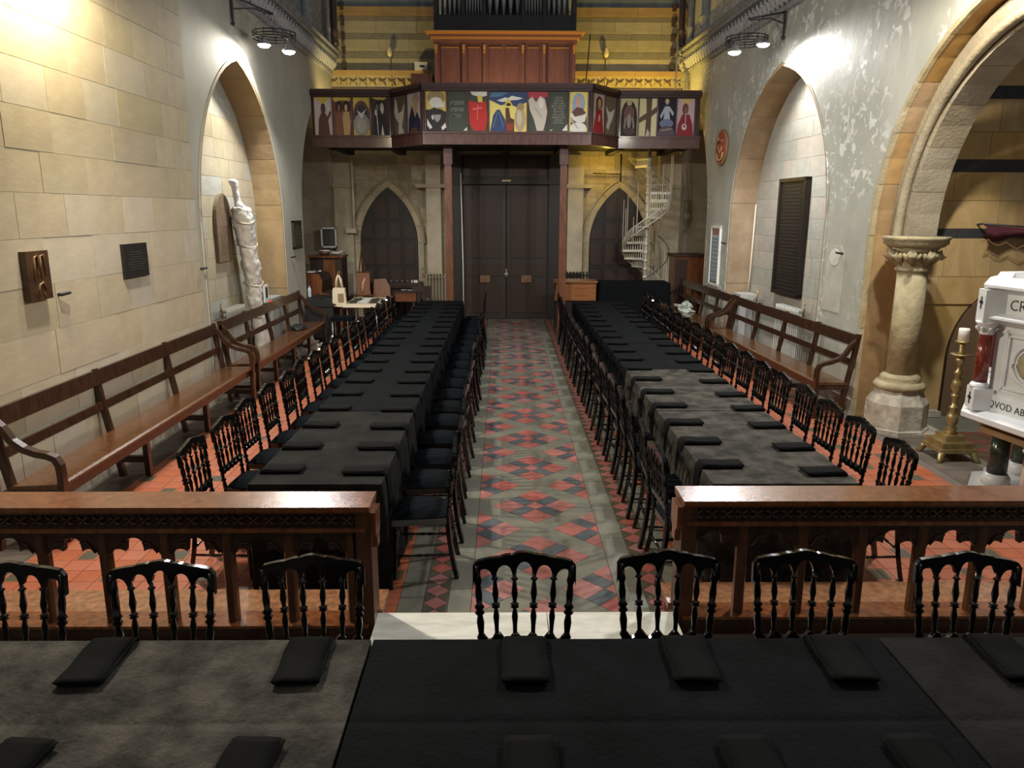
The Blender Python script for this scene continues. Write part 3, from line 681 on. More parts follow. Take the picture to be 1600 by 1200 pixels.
names = iter(['dark robed figure beside a white crescent', 'two unclothed standing figures', 'grey figure below a rainbow arch', 'bearded elder with a white staff', 'white dove descending', 'woman in a dark blue robe', 'white bowl and candles on yellow', 'dark green panel with three short lines of lettering', 'red robed figure with a cross', 'blue mountain and lighthouse below white wings', 'pale embracing figures', 'dark green panel with many lines of lettering', 'woman in a blue veil holding a lamb', 'kneeling figure in red', 'pale dove on brown', 'dark figures within an arch', 'brown cross on white', 'white robed figure on dark blue', 'praying figure in crimson'])
sections = [(G[0], G[1], P_L, None), (G[1], G[2], P_AL, None), (G[2], G[3], P_C, [35, 34, 34, 63, 34, 33, 32]), (G[3], G[4], P_AR, None), (G[4], G[5], P_R, None)]
for si, (p, q, panels, wts) in enumerate(sections):
    M, L = seg_frame(p, q)
    # local: x along, y into the gallery (front at y=0), z up
    for nm, mt, y0, y1, z0, z1 in (('bottom_beam', M_gal, -.06, .08, 3.70, 3.90), ('beam_moulding', M_gal, -.09, .03, 3.895, 3.93), ('back_board', M_galdk, .03, .06, 3.9, 4.7), ('top_rail', M_galdk, -.10, .16, 4.70, 4.755), ('top_rail_moulding', M_galdk, -.06, .12, 4.66, 4.70), ('handrail', M_gal, -.06, .12, 4.755, 4.80)):
        b = B(mt); b.box(-.01 if si else 0, L+.01, y0, y1, z0, z1, M); gpart(b, nm, bevel=.012)
    w = wts or [1]*len(panels); tot = sum(w); e = .05; x = e; avail = L-2*e
    if si == 4: avail -= .04
    for k in range(len(panels)+1):
        b = B(M_gal); xx = x-.005 if k < len(panels) else x
        b.box(xx-.012, xx+.012, -.02, .03, 3.93, 4.66, M); gpart(b, 'stile')
        if k == len(panels): break
        pw = avail*w[k]/tot; bg, shp = panels[k]
        b = B(pc(bg)); X0, X1, Z0, Z1 = x+.008, x+pw-.018, 3.94, 4.65
        b.box(X0, X1, 0, .03, Z0, Z1, M)
        for li, (col, poly) in enumerate(shp):
            b.m(pc(col)); y = -.0012*(li+1)
            pts = [(X0+(X1-X0)*max(0, min(1, u)), Z0+(Z1-Z0)*max(0, min(1, v))) for u, v in poly]
            b.faces([M @ Vector((a, y, c)) for a, c in pts], [tuple(range(len(pts)))])
        pan = gpart(b, 'painted_panel'); pan['label'] = 'painting of ' + next(names) if bg != DG or si != 2 or k in (2, 4) else next(names)
        if si == 2 and k in (1, 5):
            lines = ['\u05d0\u05d1\u05de\u05d4', '\u05d0\u05e0\u05d7\u05e0\u05d5', '\u05d3\u05d5\u05e8'] if k == 1 else ['OTUM', 'NATUS', 'DATUNE', 'BATUZZYU', 'BATTEN', 'MATUNI', 'AN LUME', 'BABAONE', 'KIMUN', 'FATUMA']
            for li, s_ in enumerate(lines):
                sz = .105 if k == 1 else .052
                zz = (4.42-.12*li) if k == 1 else (4.53-.05*li)
                wx = (X0+X1)/2
                text_mesh(s_, sz, M_chalk, 'lettering', pan, M @ Matrix.Translation((wx, -.006, zz)) @ Matrix.Rotation(PI/2, 4, 'X'))
        x += pw
# posts below the gallery
for x, lab in ((-1.09, 'square reddish wooden gallery post left of the double doors'), (1.18, 'square reddish wooden gallery post right of the double doors')):
    t = thing('gallery_post', lab, 'post', (x, 15.45, 0))
    b = B(M_post); b.box(-.07, .07, -.07, .07, .12, 3.32); b.build('shaft', t, bevel=.018)
    b = B(M_plinth if 0 else M_gal); b.box(-.085, .085, -.085, .085, 3.36, 3.70); b.box(-.06, .06, -.06, .06, 3.30, 3.37); b.build('capital', t, bevel=.01)
    b = B(M_post); b.box(-.1, .1, -.1, .1, 0, .14); b.build('base', t, bevel=.015)

# organ
org = thing('pipe_organ', 'pipe organ in a dark case with brown panelled base above the gallery', 'organ', (0, 16.8, 3.86))
def op(b, n, **k): o = b.build(n, org, **k); o.location = (0, -16.8, -3.86); return o
b = B(M_organ); b.box(-1.43, 1.49, 16.85, 17.55, 3.86, 5.95); op(b, 'case_base')
edges = [-1.43, -.86, -.43, .36, .80, 1.49]
x = -1.43
cols = [-1.40, -.83, -.40, .40, .84, 1.46]
for xx in cols:
    b = B(M_organ); b.box(xx-.035, xx+.035, 16.79, 16.86, 4.7, 5.82); op(b, 'pilaster', bevel=.01)
    b = B(M_gilt); b.box(xx-.028, xx+.028, 16.74, 16.80, 5.72, 5.82); b.box(xx-.02, xx+.02, 16.765, 16.80, 5.66, 5.71); op(b, 'gilt_bracket', bevel=.006)
pan = [(-1.30, -.93), (-.74, -.50), (-.30, -.04), (.04, .31), (.50, .74), (.94, 1.36)]
for x0, x1 in pan:
    b = B(M_organ); b.box(x0, x1, 16.825, 16.86, 4.75, 5.76)
    o = op(b, 'panel', bevel=.015)
    b = B(M_gilt); b.box(x0, x1, 16.815, 16.84, 5.765, 5.785); op(b, 'gilt_bead')
for z0, z1, y, mt in ((5.86, 5.92, 16.74, MATS['organ_wood']), (5.92, 5.96, 16.70, M_gilt), (5.96, 6.0, 16.66, M_organ), (6.0, 6.03, 16.63, M_gilt), (6.03, 6.06, 16.60, M_gilt)):
    b = B(mt); b.box(-1.40-(16.80-y), 1.46+(16.80-y), y, 16.9, z0, z1); op(b, 'cornice', bevel=.008)
b = B(M_orgdk); b.box(-1.42, 1.48, 16.78, 16.84, 6.06, 6.36); b.box(-1.42, 1.48, 17.3, 17.34, 6.06, 8.6); b.box(-1.42, 1.48, 16.84, 17.34, 6.06, 6.1); op(b, 'upper_case')
for xx in cols:
    b = B(M_orgdk); b.box(xx-.035, xx+.035, 16.76, 16.84, 6.06, 8.6); op(b, 'case_stile', bevel=.008)
secs = [(-1.36, -.87, 5), (-.79, -.44, 6), (-.36, .36, 5), (.44, .80, 6), (.88, 1.42, 5)]
for a, c, n in secs:
    b = B(M_orgdk); b.box(a-.01, c+.01, 16.80, 16.83, 6.36, 6.40); op(b, 'sill')
    for k in range(n):
        px = a+(c-a)*(k+.5)/n; r = (c-a)/n*.46
        b = B(M_pipe); b.lathe([(.012, 6.38), (r*.9, 6.80), (r, 6.84), (r, 8.3)], 12, Matrix.Translation((px, 17.0, 0))); op(b, 'pipe')
    if n == 6: b = B(M_pipe); b.box(a, c, 16.87, 16.89, 6.74, 6.77); op(b, 'pipe_rail')

# west double doors (structure) with transom
M_dr = Matrix.Translation((0.06, 17.74, 0))
dd = struct(thing('door_1', 'tall dark brown panelled double doors under a carved transom', None))
def dp(b, n, parent=None, **k):
    o = b.build(n, parent or dd, **k)
    return o
b = B(M_dkwood2); b.box(-1.22, -.95, 17.55, 17.8, 0, 3.7); b.box(1.02, 1.32, 17.55, 17.8, 0, 3.7); dp(b, 'door_frame', bevel=.02)
b = B(M_dkwood2); b.box(-1.22, 1.32, 17.5, 17.8, 3.06, 3.14); dp(b, 'transom_bar', bevel=.02)
b = B(M_dkwood2); b.box(-.97, 1.04, 17.68, 17.78, 3.12, 3.7); dp(b, 'transom')
for x0, x1 in ((-.88, .02), (.10, .96)):
    b = B(M_dkwood); b.box(x0, x1, 17.63, 17.69, 3.22, 3.62); dp(b, 'transom_panel', bevel=.02)
for side, (x0, x1) in enumerate(((-.95, .05), (.07, 1.02))):
    leafm = B(mat('door_leaf_shaded_wood', (.026, .016, .012), .5)); leafm.box(x0, x1, 17.66, 17.74, .01, 3.06); lf = dp(leafm, 'door_leaf', bevel=.008)  # leaf darker than its panels, relief highlight put into the colour
    w = x1-x0
    for a, c in ((.1, .47), (.53, .9)):
        for z0, z1 in ((.15, .85), (1.0, 1.28), (1.42, 2.92)):
            b = B(M_dkwood); b.box(x0+w*a, x0+w*c, 17.635, 17.67, z0, z1); dp(b, 'door_panel', lf, bevel=.022)
    b = B(mat('copper_plate', (.22, .12, .07), .4, metal=.3)); xm = (x0+x1)/2-.02*(1 if side else -1); b.box(xm-.12, xm+.12, 17.60, 17.64, .86, 1.02); dp(b, 'letter_plate', lf, bevel=.008)
    b = B(M_brass); b.lathe([(.02, 0), (.025, .02), (.015, .035)], 8, Matrix.Translation((xm, 17.60, .94)) @ Matrix.Rotation(PI/2, 4, 'X')); dp(b, 'knob', lf)
b = B(M_white); b.tube([(.06, 17.6, .98), (.06, 17.55, 1.08), (.06, 17.6, 1.16)], .018, 6); b.box(.02, .10, 17.6, 17.64, 1.04, 1.07); dp(b, 'door_handle')
b = B(M_brass); b.box(-.04, .16, 17.45, 17.5, 3.12, 3.15); dp(b, 'door_bolt')
# arched side doors
for nm, d, lab in (('door_2', DL, 'dark pointed-arch door left of the double doors'), ('door_3', DR, 'dark pointed-arch door behind the spiral stair')):
    pts = arch_path(d, -.01, 10)
    b = B(M_dkwood2); b.prism([(u, z) for u, z in pts], 17.74, 17.8, Matrix(((1, 0, 0, 0), (0, 0, 1, 0), (0, 1, 0, 0), (0, 0, 0, 1))))
    t = struct(b.build(nm), lab)
    um = (d[0]+d[1])/2
    for k in range(4):
        xa = d[0]+.04+k*.32; xb = xa+.24
        for z0, z1 in ((.1, .6), (.7, 1.15), (1.25, 1.75), (1.85, 2.2), (2.3, 2.8)):
            zc = min(arch_z(xa+.01, d), arch_z(xb-.01, d))-.08
            if zc < z0+.1: continue
            top = min(z1, zc)
            b = B(M_dkwood); 
            if z1 > zc: b.prism([(xa, z0), (xb, z0), (xb, min(z1, arch_z(xb-.01, d)-.1)), (xa, min(z1, arch_z(xa+.01, d)-.1))], 17.715, 17.745, Matrix(((1, 0, 0, 0), (0, 0, 1, 0), (0, 1, 0, 0), (0, 0, 0, 1))))
            else: b.box(xa, xb, 17.715, 17.745, z0, top)
            b.build('door_panel', t, bevel=.012)

# ================================================================ FURNITURE
# ---- spindle-back chair
def spindle(h, r=.011, beads=True):
    p = [(r*.8, 0), (r*1.5, h*.04), (r*.8, h*.08), (r*.9, h*.2), (r*1.25, h*.33), (r*.8, h*.42), (r*.8, h*.455), (r*1.7, h*.47), (r*1.0, h*.49), (r*1.7, h*.51), (r*.8, h*.53), (r*.8, h*.56), (r*1.3, h*.66), (r*.85, h*.80), (r*.75, h*.86), (r*1.5, h*.885), (r*.75, h*.91), (r*.9, h)]
    return p
def lathe_between(b, p, q, prof, seg=8):
    p, q = Vector(p), Vector(q); d = q-p
    M = Matrix.Translation(p) @ d.to_track_quat('Z', 'Y').to_matrix().to_4x4()
    b.lathe(prof, seg, M)
def make_chair():
    t = thing('banquet_chair', 'x', 'chair')
    b = B(M_black); b.prism([(-.175, -.19), (.175, -.19), (.205, .195), (-.205, .195)], .395, .44); b.build('seat_frame', t, bevel=.012)
    b = B(M_cushion); vs, fs = [], []; n = 9
    for i in range(n):
        for j in range(n):
            u, v = -1+2*i/(n-1), -1+2*j/(n-1)
            cr = 1-.06*(u*v)**2
            x = u*(.168+.03*(v+1)/2)*cr; y = v*.185*cr
            z = .44+.052*(1-abs(u)**4)*(1-abs(v)**4)+.004
            vs.append((x, y, z))
    for i in range(n-1):
        for j in range(n-1): fs.append((i*n+j, (i+1)*n+j, (i+1)*n+j+1, i*n+j+1))
    b.faces(vs, fs, True)
    rim = [i*n for i in range(n)]+[(n-1)*n+j for j in range(1, n)]+[i*n+n-1 for i in range(n-2, -1, -1)]+[j for j in range(n-2, 0, -1)]
    b.faces([(Vector(vs[i])) for i in rim]+[(vs[i][0], vs[i][1], .438) for i in rim], [(k, (k+1) % len(rim), len(rim)+(k+1) % len(rim), len(rim)+k) for k in range(len(rim))])
    b.build('seat_cushion', t)
    for s in (-1, 1):
        b = B(M_black); lathe_between(b, (s*.185, .185, 0), (s*.178, .165, .40), [(.011, 0), (.013, .02), (.012, .1), (.016, .2), (.018, .26), (.013, .28), (.021, .295), (.013, .31), (.02, .325), (.018, .40)]); b.build('front_leg', t)
        b = B(M_black); b.tube([(s*.165, -.18, .44), (s*.168, -.187, .33), (s*.173, -.202, .2), (s*.18, -.225, .07), (s*.184, -.24, 0)], 0, sq=(.026, .03)); b.build('rear_leg', t)
        b = B(M_black); lathe_between(b, (s*.168, -.182, .43), (s*.196, -.232, .90), [(.014, 0), (.016, .04), (.011, .06), (.021, .075), (.011, .09), (.014, .12), (.012, .14), (.02, .155), (.012, .17), (.017, .22), (.012, .25), (.022, .262), (.013, .274), (.022, .286), (.012, .3), (.016, .34), (.012, .38), (.018, .4), (.013, .42), (.015, .468)]); b.build('back_post', t)
    tilt = Matrix.Translation((0, -.232, .90)) @ Matrix.Rotation(math.radians(6), 4, 'X') @ Matrix.Translation((0, 0, -.90))
    xs = [-.212+.424*i/60 for i in range(61)]
    def top(x):
        a = abs(x)
        z = .949-.9*a*a if a < .055 else .9463-.03*math.sin(min(1, (a-.055)/.05)*PI/2)*.0-.12*(a-.055)
        z = .950-.012*(a/.05)**2 if a < .05 else (.944-.012*((a-.05)/.055)**2 - .004 if a < .105 else .928-.016*((a-.105)/.09)**1.5)
        if a > .195: z -= (a-.195)*1.1
        return z
    sp = [-.1225, -.041, .041, .1225]
    ed = [-.205, -.1225, -.041, .041, .1225, .205]
    def bot(x):
        for i in range(5):
            if ed[i] <= x <= ed[i+1]:
                c = (ed[i]+ed[i+1])/2; h = (ed[i+1]-ed[i])/2; base = top(c)-.085
                q = min(1, abs(x-c)/(h*.80)); return base+.045*math.sqrt(max(0, 1-q*q))
        return top(.2)-.10
    b = B(M_black); b.strip(xs, top, bot, -.013, .013, tilt); b.build('crest_rail', t, bevel=.003)
    def t2(x):
        a = min(abs(x-e) for e in [-.15, -.075, 0.0, .075, .15])
        return .555+.02*min(1, a/.037)**2
    xs2 = [-.178+.356*i/40 for i in range(41)]
    ty = Matrix.Translation((0, -.197, 0))
    b = B(M_black); b.strip(xs2, lambda x: .588-.018*math.cos(min(1, 1)*(x % .0712)/.0712*2*PI), lambda x: .545-.004*math.cos(x*88), -.011, .011, ty); b.build('lower_rail', t, bevel=.002)
    for k in range(4):
        xb = (-.112, -.037, .037, .112)[k]
        p, q = Vector((xb, -.199, .578)), Vector((sp[k], -.226, .868))
        b = B(M_black); lathe_between(b, p, q, spindle((q-p).length)); b.build('spindle', t)
    pr = lambda L: [(.007, 0), (.010, L*.15), (.007, L*.3), (.012, L*.45), (.007, L*.5), (.012, L*.55), (.007, L*.7), (.010, L*.85), (.007, L)]
    for p, q in (((-.182, .178, .17), (-.174, -.20, .17)), ((.182, .178, .17), (.174, -.20, .17)), ((-.18, .175, .24), (.18, .175, .24)), ((-.172, -.2, .22), (.172, -.2, .22))):
        b = B(M_black); L = (Vector(q)-Vector(p)).length; lathe_between(b, p, q, pr(L), 6); b.build('stretcher', t)
    return t
chair0 = make_chair(); index_kids()
first = [True]
def place_chair(x, y, z, rz, label, group):
    if first[0]:
        first[0] = False; chair0.location = (x, y, z); chair0.rotation_euler = (0, 0, rz); chair0['label'] = label; c = chair0
    else: c = dup(chair0, (x, y, z), rz, label)
    c['group'] = group; return c
ORD = ['first', 'second', 'third', 'fourth', 'fifth', 'sixth', 'seventh', 'eighth', 'ninth', 'tenth', 'eleventh', 'twelfth', 'thirteenth', 'fourteenth', 'fifteenth', 'sixteenth', 'seventeenth', 'eighteenth']
R = random.Random(3)
rows = [('left table row, wall side', -1.90, 4.97, -PI/2), ('left table row, aisle side', -.575, 4.97, PI/2), ('right table row, aisle side', 1.27, 4.86, -PI/2), ('right table row, wall side', 2.50, 4.93, PI/2)]
for rn, x, y0, rz in rows:
    for i in range(18):
        place_chair(x+R.uniform(-.02, .02), y0+.558*i+R.uniform(-.015, .015), .0015, rz+R.uniform(-.06, .06), 'black spindle-back banquet chair, %s from the altar rail, %s' % (ORD[i], rn), 'black chairs along the '+rn)
fx = [(-1.95, .05), (-1.363, .03), (-.765, .07), (.085, 0), (.675, -.03), (1.235, -.05), (1.90, -.06)]
for i, (x, a) in enumerate(fx):
    place_chair(x, (2.55, 2.56, 2.61, 2.63, 2.645, 2.64, 2.62)[i], .16, PI+a, 'black spindle-back chair behind the near table, %s from the left of the picture' % ORD[i], 'black chairs at the near cross table')

# ---- tablecloths
def cloth(label, group, x0, x1, y0, y1, z, zf, mt, ends=(0, 0), fold_amp=.018, creases=(), rs=1, flare=(1, 1)):
    """floor-length cloth: top, four falling sides with folds; ends = extra flare"""
    rr = random.Random(rs); b = B(mt)
    per = []; st = .06
    def side(p, q, n):
        d = Vector((q[0]-p[0], q[1]-p[1])); L = d.length; k = max(3, int(L/st)); d.normalize(); nn = Vector((d.y, -d.x))
        return [(p[0]+d.x*L*i/k, p[1]+d.y*L*i/k, nn.x, nn.y, min(i/k*L, L-i/k*L)) for i in range(k)]
    for p, q in (((x0, y0), (x1, y0)), ((x1, y0), (x1, y1)), ((x1, y1), (x0, y1)), ((x0, y1), (x0, y0))): per += side(p, q, 0)
    n = len(per); lv = [0, .012, .10, .25, .45, .65, .85, 1]
    ph = [rr.uniform(0, 6.28) for _ in range(4)]
    vs = []
    for f in lv:
        for i, (x, y, nx, ny, e) in enumerate(per):
            s_ = i*st
            a = fold_amp*f*(math.sin(s_*9+ph[0])+.6*math.sin(s_*17+ph[1])+.4*math.sin(s_*31+ph[2]))
            out = (.012*min(1, f*8)+.03*f+a)*(flare[0] if abs(nx) > .5 else flare[1])
            vs.append((x+nx*out, y+ny*out, z-.004*(f > 0)*0-(z-zf)*f if f > .012 else z-(.006 if f > 0 else 0)))
    fs = []
    for k in range(len(lv)-1):
        for i in range(n): fs.append((k*n+i, k*n+(i+1) % n, (k+1)*n+(i+1) % n, (k+1)*n+i))
    b.faces(vs, fs, True)
    # top as a grid with ironed creases
    gx = max(4, int((x1-x0)/.05)); gy = max(4, int((y1-y0)/.05)); vs = []; fs = []
    cx = [x0+(x1-x0)*c for c in creases[0]] if creases else []; cy = [y0+(y1-y0)*c for c in creases[1]] if creases else []
    xs = sorted(set([x0+(x1-x0)*i/gx for i in range(gx+1)]+cx+[c-.008 for c in cx]+[c+.008 for c in cx])); ys = sorted(set([y0+(y1-y0)*i/gy for i in range(gy+1)]+cy+[c-.008 for c in cy]+[c+.008 for c in cy]))
    for x in xs:
        for y in ys:
            h = .0022*mn.noise(Vector((x*3.1, y*3.1, rs)))
            if any(abs(x-c) < .001 for c in cx) or any(abs(y-c) < .001 for c in cy): h -= .0035
            ee = min(x-x0, x1-x, y-y0, y1-y); h *= min(1, ee/.03)
            vs.append((x, y, z+h))
    m_ = len(ys)
    for i in range(len(xs)-1):
        for j in range(m_-1): fs.append((i*m_+j, (i+1)*m_+j, (i+1)*m_+j+1, i*m_+j+1))
    b.faces(vs, fs, True)
    o = b.build('tablecloth'); tag(o, label, 'tablecloth', group); return o
YB = [4.61, 6.45, 8.25, 10.0, 11.75, 13.3, 14.87]
for rn, x0, x1, mts in (('left', -1.65, -.79, [M_clothm, M_cloth, M_cloth, M_cloth, M_cloth, M_cloth]), ('right', 1.36, 2.31, [M_clothg, M_clothg, M_cloth, M_cloth, M_cloth, M_cloth])):
    for i in range(6):
        cloth('floor-length black cloth on the %s long table, %s length from the altar rail' % (rn, ORD[i]), 'black cloths of the %s long table' % rn, x0, x1, YB[i]+.006, YB[i+1]-.006, .75+(.002 if i % 2 else 0), .004, mts[i], creases=([.5], [.33, .66]) if (rn == 'right' and i < 3) else ([], [.5]), rs=i*3+len(rn), flare=(1, .12))
for x0, x1, mt, lab, rs in ((-2.45, -.495, M_clothg, 'mottled grey-black cloth on the left of the near cross table', 21), (-.485, 1.40, M_clothb, 'black cloth on the middle of the near cross table', 22), (1.41, 3.2, M_clothm, 'charcoal cloth on the right of the near cross table', 23)):
    cloth(lab, 'cloths of the near cross table', x0, x1, 1.60, 2.54, .91, .165, mt, creases=([.28, .72] if rs == 21 else [.43], [.5]), rs=rs, flare=(.05, 1))

# ---- napkins
def make_napkin(hang):
    b = B(M_napkin); n = 10; W = .155; L = .27
    layers = 4
    for l in range(layers):
        z0 = .0045*l; 
        path = []
        for i in range(n+1):
            t = i/n; path.append((-L/2+L*t, z0+.002+.002*math.sin(t*5+l)))
        if hang:
            path += [(L/2+.012, z0-.004), (L/2+.022+.002*l, z0-.03), (L/2+.026+.002*l, -.12), (L/2+.034+.002*l, -.22-.01*l)]
        # x along length, y across
        vs = []; w = W/2-.003*l*(1 if l % 2 else -.5)
        for k, (x, z) in enumerate(path):
            wv = .0025*math.sin(k*.9+l)
            for y, dz in ((-w+wv, 0), (-w*.4, .002*math.sin(k*.7)), (w*.4, .0025*math.sin(k*.6+1)), (w+wv, 0)):
                vs.append((x-.004*l, y, z+dz)); vs.append((x-.004*l, y, z+dz+.0045))
        m_ = 8; fs = []
        for k in range(len(path)-1):
            a = k*m_; c = a+m_
            for j in range(3): fs.append((a+2*j, c+2*j, c+2*j+2, a+2*j+2)); fs.append((a+2*j+1, a+2*j+3, c+2*j+3, c+2*j+1))
            fs.append((a, a+1, c+1, c)); fs.append((a+6, c+6, c+7, a+7))
        for a in (0, (len(path)-1)*m_): fs += [(a, a+2, a+3, a+1), (a+2, a+4, a+5, a+3), (a+4, a+6, a+7, a+5)]
        b.faces(vs, fs, True)
    o = b.build('napkin'); me = o.data; bpy.data.objects.remove(o); return me
nap_flat, nap_hang = make_napkin(False), make_napkin(True)
def napkin(me, x, y, z, rz, label, group):
    o = bpy.data.objects.new('napkin', me); COL.objects.link(o); o.location = (x, y, z); o.rotation_euler = (0, 0, rz); tag(o, label, 'napkin', group); return o
for rn, xc, y0, rz, me in (('left table, wall side', -1.50, 4.87, PI, nap_flat), ('left table, aisle side', -.935, 4.84, 0, nap_hang), ('right table, aisle side', 1.505, 4.96, PI, nap_hang), ('right table, wall side', 2.175, 4.84, 0, nap_flat)):
    for i in range(18):
        if y0+.556*i > 14.7: continue
        napkin(me, xc+(R.uniform(-.015, .015) if me is nap_flat else 0), y0+.548*i+R.uniform(-.02, .02), .7545, rz+(R.uniform(-.08, .08) if me is nap_flat else 0), 'folded black napkin, %s from the altar rail, %s' % (ORD[i], rn), 'black napkins, '+rn)
for i, (x, a) in enumerate(((-1.43, .04), (-.705, .04), (.075, 0), (.66, -.02), (1.20, -.04), (1.80, -.05))):
    napkin(nap_hang, x, 2.395, .9145, PI/2+a, 'black napkin hanging over the far edge of the near table, %s from left' % ORD[i], 'napkins on the near cross table, far edge')
for i, (x, a) in enumerate(((-1.42, -.1), (-.74, -.05), (.08, 0), (.72, .02), (1.22, .04))):
    napkin(nap_flat, x, 1.83, .9145, -PI/2+a, 'black napkin near the front edge of the near table, %s from left' % ORD[i], 'napkins on the near cross table, front edge')

# ---- altar rails
M_mull = wood('altar_rail_post_shaded_wood', (.095, .034, .014), .35, .3)  # rail wood darkened on posts and mullions, chancel-side shade in the colour
def altar_rail(name, label, xa, xb, dy, endx, cs):
    """endx: +1 when the finished end (aisle end) is at xb"""
    t = thing('altar_rail', label, 'railing', ((xa+xb)/2, 3.92+dy, .06))
    off = -Vector(t.location)
    def A(b, n, **k): o = b.build(n, t, **k); o.location = off; return o
    y = 3.92+dy
    b = B(M_rail); b.box(xa, xb, y-.045, y+.20, .865, .892); b.box(xa, xb, y-.03, y+.185, .85, .866); A(b, 'top_rail', bevel=.008)
    xe = xb-.02 if endx > 0 else xa+.02
    lo, hi = (xa, xb-.03) if endx > 0 else (xa+.03, xb)
    b = B(M_raildk); b.box(lo, hi, y-.01, y+.15, .755, .852); A(b, 'frieze')
    b = B(M_rail); b.box(lo, hi, y-.025, y+.16, .735, .757); A(b, 'moulding', bevel=.005)
    b = B(M_raildk); x = lo+.05
    while x < hi-.05:
        c = Vector((x, y-.014, .805))
        for sx in (-1, 1):
            for sz in (-1, 1): b.tube([c, c+Vector((sx*.012, -.012, sz*.012)), c+Vector((sx*.027, -.004, sz*.022)), c+Vector((sx*.036, 0, sz*.006))], [.004, .009, .008, .004], 5)
        b.lathe([(.001, -.016), (.010, -.008), (.012, 0)], 6, Matrix.Translation(c) @ Matrix.Rotation(-PI/2, 4, 'X')); x += .085
    o = A(b, 'carved_foliage'); o['kind'] = 'stuff'
    # traceried panels
    for c in cs:
        h = .1725; xs = [c-h+.345*i/46 for i in range(47)]
        def bot(x, c=c):
            d = abs(x-c); z = .49 if d > .142 else .2
            zz = [.0]
            if d < .052: zz.append(.636+math.sqrt(.052**2-d*d))
            dd_ = abs(d-.09)
            if dd_ < .055: zz.append(.565+math.sqrt(.055**2-dd_**2))
            m_ = max(zz)
            return m_ if m_ > 0 else .49
        b = B(M_raildk); b.strip(xs, lambda x: .737, bot, y+.02, y+.06); A(b, 'tracery_panel')
        b = B(M_raildk); b.tube([(c-.13, y+.012, .60), (c-.09, y+.012, .655), (c-.05, y+.012, .66)], .006, 5); b.tube([(c+.13, y+.012, .60), (c+.09, y+.012, .655), (c+.05, y+.012, .66)], .006, 5); A(b, 'tracery_moulding')
    ms = [cs[0]-.1725]+[c+.1725 for c in cs]
    for x in ms:
        if endx > 0 and x > xb-.12 or endx < 0 and x < xa+.12: continue
        b = B(M_mull); b.prism([(x-.030, y+.02), (x-.018, y), (x+.018, y), (x+.030, y+.02), (x+.030, y+.06), (x-.030, y+.06)], .17, .74); A(b, 'mullion')
    b = B(M_mull); b.box(xe-.045*(endx > 0)-.02, xe+.045*(endx < 0)+.02, y-.02, y+.16, .06, .85); A(b, 'end_post', bevel=.012)
    b = B(M_rail); x = xe+.02*endx
    b.prism([(y+.0, .84), (y+.15, .84), (y+.15, .72), (y+.11, .68), (y+.11, .62), (y+.04, .62), (y+.04, .68), (y, .72)], x, x+.025*endx, Matrix(((0, 0, 1, 0), (1, 0, 0, 0), (0, 1, 0, 0), (0, 0, 0, 1)))); A(b, 'end_bracket')
    b = B(M_raildk); b.box(lo, hi, y-.03, y+.13, .06, .165); A(b, 'base_rail')
    b = B(M_rail); b.box(lo, hi, y-.04, y+.13, .158, .175); A(b, 'base_moulding', bevel=.004)
    # kneeler step on the nave side
    ke = (xb+.02) if endx > 0 else (xa-.02)
    b = B(M_kneel); b.box(xa if endx > 0 else ke, ke if endx > 0 else xb, y+.13, y+.39, .13, .172); A(b, 'kneeler_board', bevel=.006)
    b = B(M_raildk); b.box(xa if endx > 0 else ke+.03, ke-.03 if endx > 0 else xb, y+.14, y+.36, .0, .13); A(b, 'kneeler_base')
    return t
altar_rail('altar_rail', 'carved reddish wooden altar rail left of the central aisle', -3.72, -.735, 0, 1, [-.86-.172-.345*k for k in range(8)][::-1])
altar_rail('altar_rail', 'carved reddish wooden altar rail right of the central aisle', 1.01, 4.0, .08, -1, [1.205+.345*k for k in range(8)])

